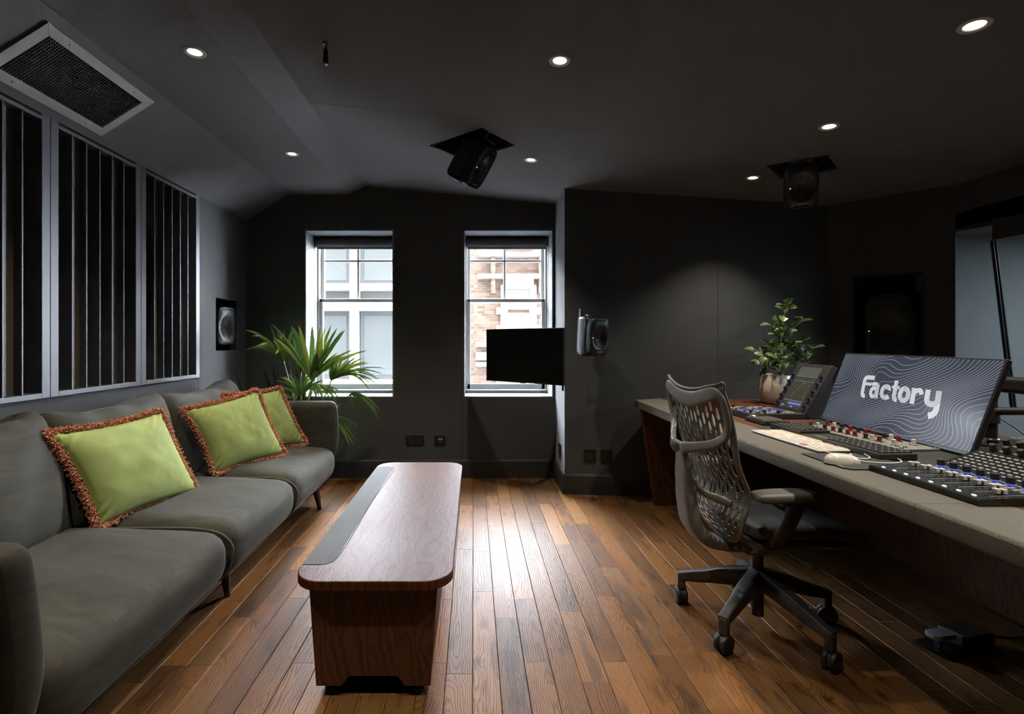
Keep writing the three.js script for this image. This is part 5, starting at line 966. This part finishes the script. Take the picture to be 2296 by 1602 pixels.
{
  const base = at(-1.42, 0, 4.06), g = thing('potted_palm', 'potted palm with long arching fan leaves behind the far sofa arm', 'plant', base);
  seed(21);
  mesh('pot', lathe([[0, 0.0], [0.13, 0.0], [0.14, 0.01], [0.165, 0.30], [0.17, 0.31], [0.158, 0.31], [0.15, 0.28], [0, 0.28]], 32), mat({ color: L(0.12, 0.12, 0.12), roughness: 0.6 }), g);
  mesh('soil', lathe([[0, 0.285], [0.151, 0.283]], 24), mat({ color: L(0.02, 0.014, 0.01), roughness: 1 }), g);
  const greens = [leafMat(L(0.12, 0.23, 0.035)), leafMat(L(0.07, 0.15, 0.035)), leafMat(L(0.22, 0.29, 0.05))], stemM = mat({ color: L(0.10, 0.13, 0.045), roughness: 0.5 });
  const P = (px, py, d) => pix(px, py, d).sub(base);
  // hub pixel and depth, then leaflet tips (pixel x, y, depth step, width in metres, lift)
  const fronds = [
    { hub: [698, 852, 4.02], root: [0.02, 0.0], t: [[652, 729, 0.03, 0.075, 0.05], [700, 730, -0.02, 0.055, 0.0], [729, 734, -0.06, 0.045, 0.03], [756, 736, -0.08, 0.045, 0.05], [775, 739, -0.05, 0.035, 0.06], [770, 747, -0.10, 0.04, 0.05], [606, 725, 0.06, 0.03, 0.08], [619, 738, 0.1, 0.035, 0.06], [612, 757, 0.04, 0.04, 0.07], [711, 790, -0.12, 0.085, 0.0]] },
    { hub: [636, 810, 4.12], root: [-0.05, 0.02], t: [[654, 740, 0.0, 0.055, 0.0], [547, 741, -0.08, 0.03, 0.12], [569, 782, -0.12, 0.05, 0.16], [541, 789, 0.02, 0.025, 0.12], [618, 796, -0.10, 0.04, 0.12], [604, 728, 0.05, 0.032, 0.02], [628, 741, 0.07, 0.03, 0.0]] },
    { hub: [675, 834, 4.15], root: [-0.02, 0.05], t: [[648, 766, 0.0, 0.05, 0.02], [672, 786, -0.05, 0.06, 0.0], [690, 790, 0.05, 0.055, 0.0], [662, 752, 0.08, 0.04, 0.0]] },
    { hub: [700, 850, 3.98], root: [0.03, -0.03], t: [[746, 784, -0.08, 0.045, 0.06], [824, 786, -0.1, 0.04, 0.07], [764, 796, -0.06, 0.04, 0.06], [780, 801, -0.02, 0.03, 0.06], [735, 782, 0.03, 0.05, 0.03]] },
    { hub: [743, 853, 4.0], root: [0.08, -0.02], t: [[741, 814, 0.0, 0.05, 0.0], [757, 808, -0.04, 0.04, 0.0], [781, 806, -0.06, 0.04, 0.02], [814, 803, -0.02, 0.032, 0.04], [828, 815, 0.05, 0.03, 0.07], [848, 866, 0.02, 0.02, 0.15], [829, 876, -0.04, 0.026, 0.19], [866, 828, 0.06, 0.016, 0.10], [857, 858, 0.04, 0.018, 0.15], [800, 838, -0.05, 0.022, 0.10]] },
    { hub: [673, 888, 4.0], root: [-0.02, -0.02], t: [[618, 855, -0.05, 0.03, 0.06], [634, 845, 0.04, 0.03, 0.05], [656, 838, -0.04, 0.032, 0.04], [692, 836, -0.03, 0.045, 0.0], [726, 855, -0.05, 0.03, 0.06], [624, 871, -0.08, 0.022, 0.04], [712, 862, 0.05, 0.035, 0.04], [700, 842, 0.06, 0.035, 0.02]] },
    { hub: [700, 872, 3.97], root: [0.02, 0.02], t: [[724, 897, -0.06, 0.045, 0.12], [756, 908, -0.02, 0.035, 0.15], [770, 886, 0.03, 0.022, 0.09], [742, 880, 0.0, 0.03, 0.08], [690, 902, -0.05, 0.035, 0.02]] },
    { hub: [783, 886, 4.02], root: [0.1, 0.0], t: [[854, 926, -0.04, 0.026, 0.12], [849, 944, 0.0, 0.024, 0.16], [836, 922, 0.04, 0.028, 0.10], [792, 913, 0.02, 0.02, 0.05], [820, 896, -0.03, 0.024, 0.07]] },
    { hub: [748, 938, 4.12], root: [0.08, 0.02], t: [[805, 958, -0.05, 0.028, 0.05], [797, 989, 0.0, 0.03, 0.06], [778, 1006, 0.04, 0.03, 0.05], [783, 998, -0.03, 0.03, 0.06], [790, 952, 0.05, 0.025, 0.05]] },
    { hub: [660, 900, 4.1], root: [-0.08, 0.0], t: [[634, 886, 0.0, 0.03, 0.03], [648, 892, -0.04, 0.02, 0.02], [668, 880, 0.0, 0.022, 0.0]] },
  ];
  for (const f of fronds) {
    const more = []; f.t.forEach((a, i) => { const b = f.t[(i + 1) % f.t.length]; if (Math.hypot(a[0] - b[0], a[1] - b[1]) < 75) more.push([lerp(a[0], b[0], rr(0.4, 0.6)) + rr(-5, 5), lerp(a[1], b[1], rr(0.4, 0.6)) + rr(-6, 4), (a[2] + b[2]) / 2 + rr(-0.05, 0.05), Math.min(a[3], b[3]) * 0.75, (a[4] + b[4]) / 2]); }); f.t = f.t.map((q) => [q[0], q[1], q[2], q[3] * 0.82, q[4]]).concat(more);
    const hub = P(...f.hub), root = V3(f.root[0], 0.28, f.root[1]), mid = root.clone().lerp(hub, 0.5).add(V3((root.x - hub.x) * 0.22, 0.03, 0));
    const fr = mesh('frond_stem', tube([root, mid, hub], 0.0045, 18, 6), stemM, g);
    f.t.forEach(([px, py, dd, w, lift], i) => { const tip = P(px, py, f.hub[2] + dd), dir = tip.clone().sub(hub).normalize(); const nrm = V3(0.1 * Math.sin(i * 2.1), 0.35, 1).normalize(); mesh('leaflet', blade(hub, tip, w, lift, nrm, rr(-0.3, 0.3), 0.18), greens[Math.floor(rnd() * 2.6)], fr); });
  }
  for (const [a, b] of [[[648, 808, 4.1], [-0.04, 0.02]], [[655, 850, 4.12], [-0.05, 0.03]]]) { mesh('spear_stem', tube([V3(b[0], 0.28, b[1]), P(a[0] + 8, a[1] + 60, a[2]), P(...a)], 0.003, 12, 6), stemM, g); }
}
{
  const [px_, pd] = onDesk(1745, 902), base = at(2.215, DH, 3.53), g = thing('potted_shrub', 'bushy leathery green plant in a round white pot on the desk', 'plant', base);
  seed(33);
  mesh('pot', lathe([[0, 0.0], [0.075, 0.0], [0.098, 0.012], [0.118, 0.06], [0.121, 0.11], [0.116, 0.165], [0.104, 0.208], [0.099, 0.213], [0.094, 0.208], [0.098, 0.18], [0, 0.178]], 44), phys({ color: L(0.62, 0.56, 0.47), roughness: 0.3, clearcoat: 0.5, clearcoatRoughness: 0.15 }), g);
  mesh('soil', lathe([[0, 0.183], [0.097, 0.181]], 24), mat({ color: L(0.02, 0.013, 0.008), roughness: 1 }), g);
  const bark = mat({ color: L(0.16, 0.075, 0.04), roughness: 0.8 }), twig = mat({ color: L(0.13, 0.17, 0.05), roughness: 0.6 }), greens = [leafMat(L(0.10, 0.155, 0.045), 0.38), leafMat(L(0.065, 0.12, 0.035), 0.38), leafMat(L(0.15, 0.20, 0.07), 0.38)];
  const P = (px, py, dd) => pix(px, py, 3.53 + dd).sub(base);
  const root = V3(0.01, 0.18, 0);
  mesh('trunk', tube([root, P(1752, 832, 0), P(1757, 800, 0.01), P(1760, 760, 0), P(1763, 715, 0), P(1764, 690, 0)], 0.006, 30, 7), bark, g);
  const shapeLeaf = (p, dir, up, len, w) => { const s = dir.clone().cross(up).normalize(), u = s.clone().cross(dir).normalize(); return grid((a, b) => { const t = b, q = (a - 0.5) * 2, ww = w * Math.pow(Math.sin(Math.PI * Math.pow(clamp(t * 0.97 + 0.015), 1.35)), 0.62) * (t < 0.12 ? 0.35 : 1); return p.clone().addScaledVector(dir, t * len).addScaledVector(s, q * ww / 2).addScaledVector(u, len * (0.10 * Math.sin(t * 2.6) - 0.16 * t * t) + 0.10 * q * q * ww); }, 4, 8); };
  // branch start on the trunk, branch end (pixels), depth step, leaf pairs
  const br = [[1764, 700, 1766, 684, 0.0, 3], [1763, 716, 1756, 697, -0.05, 2], [1762, 742, 1731, 730, -0.04, 2], [1761, 745, 1796, 722, 0.05, 2], [1760, 752, 1770, 733, -0.10, 3], [1760, 770, 1742, 752, -0.09, 3], [1759, 780, 1764, 748, -0.12, 3], [1758, 790, 1800, 765, -0.06, 3], [1757, 795, 1724, 774, -0.03, 2], [1757, 805, 1773, 776, -0.12, 3], [1756, 808, 1694, 790, -0.02, 3], [1756, 812, 1713, 800, -0.13, 3], [1755, 815, 1822, 783, 0.05, 3], [1755, 820, 1798, 803, -0.10, 3], [1755, 822, 1760, 795, -0.15, 3], [1754, 828, 1742, 806, -0.14, 3], [1754, 832, 1812, 812, 0.0, 3], [1757, 798, 1738, 786, 0.10, 3], [1757, 800, 1785, 780, 0.12, 3], [1760, 760, 1752, 742, 0.10, 2], [1754, 830, 1702, 818, 0.05, 2]];
  for (const [ax, ay, bx, by, dd, n] of br) {
    const a = P(ax, ay, 0), b = P(bx, by, dd), m = a.clone().lerp(b, 0.5).add(V3(0, -0.012, 0)), c = new THREE.QuadraticBezierCurve3(a, m, b);
    const t = mesh('branch', tube([a, c.getPoint(0.5), b], 0.0035, 12, 6), twig, g), dir = b.clone().sub(a).normalize();
    for (let k = 0; k < n; k++) {
      const p = c.getPoint(clamp(1 - k * 0.30)), ph = k * Math.PI / 2 + rr(-0.4, 0.4);
      const s1 = dir.clone().cross(V3(0, 1, 0)).normalize(); if (s1.lengthSq() < 0.1) s1.set(1, 0, 0); const s2 = s1.clone().cross(dir).normalize();
      for (const q of [1, -1]) { const out = s1.clone().multiplyScalar(Math.cos(ph) * q).addScaledVector(s2, Math.sin(ph) * q).addScaledVector(dir, k === 0 ? 0.75 : 0.25).add(V3(0, k === 0 ? 0.25 : -0.02, 0.12)).normalize(); mesh('leaf', shapeLeaf(p, out, V3(rr(-0.3, 0.3), 1, rr(0, 0.7)).normalize(), rr(0.058, 0.092), rr(0.044, 0.062)), greens[Math.floor(rnd() * 3)], t); }
    }
  }
}
renderer.render(scene, camera);
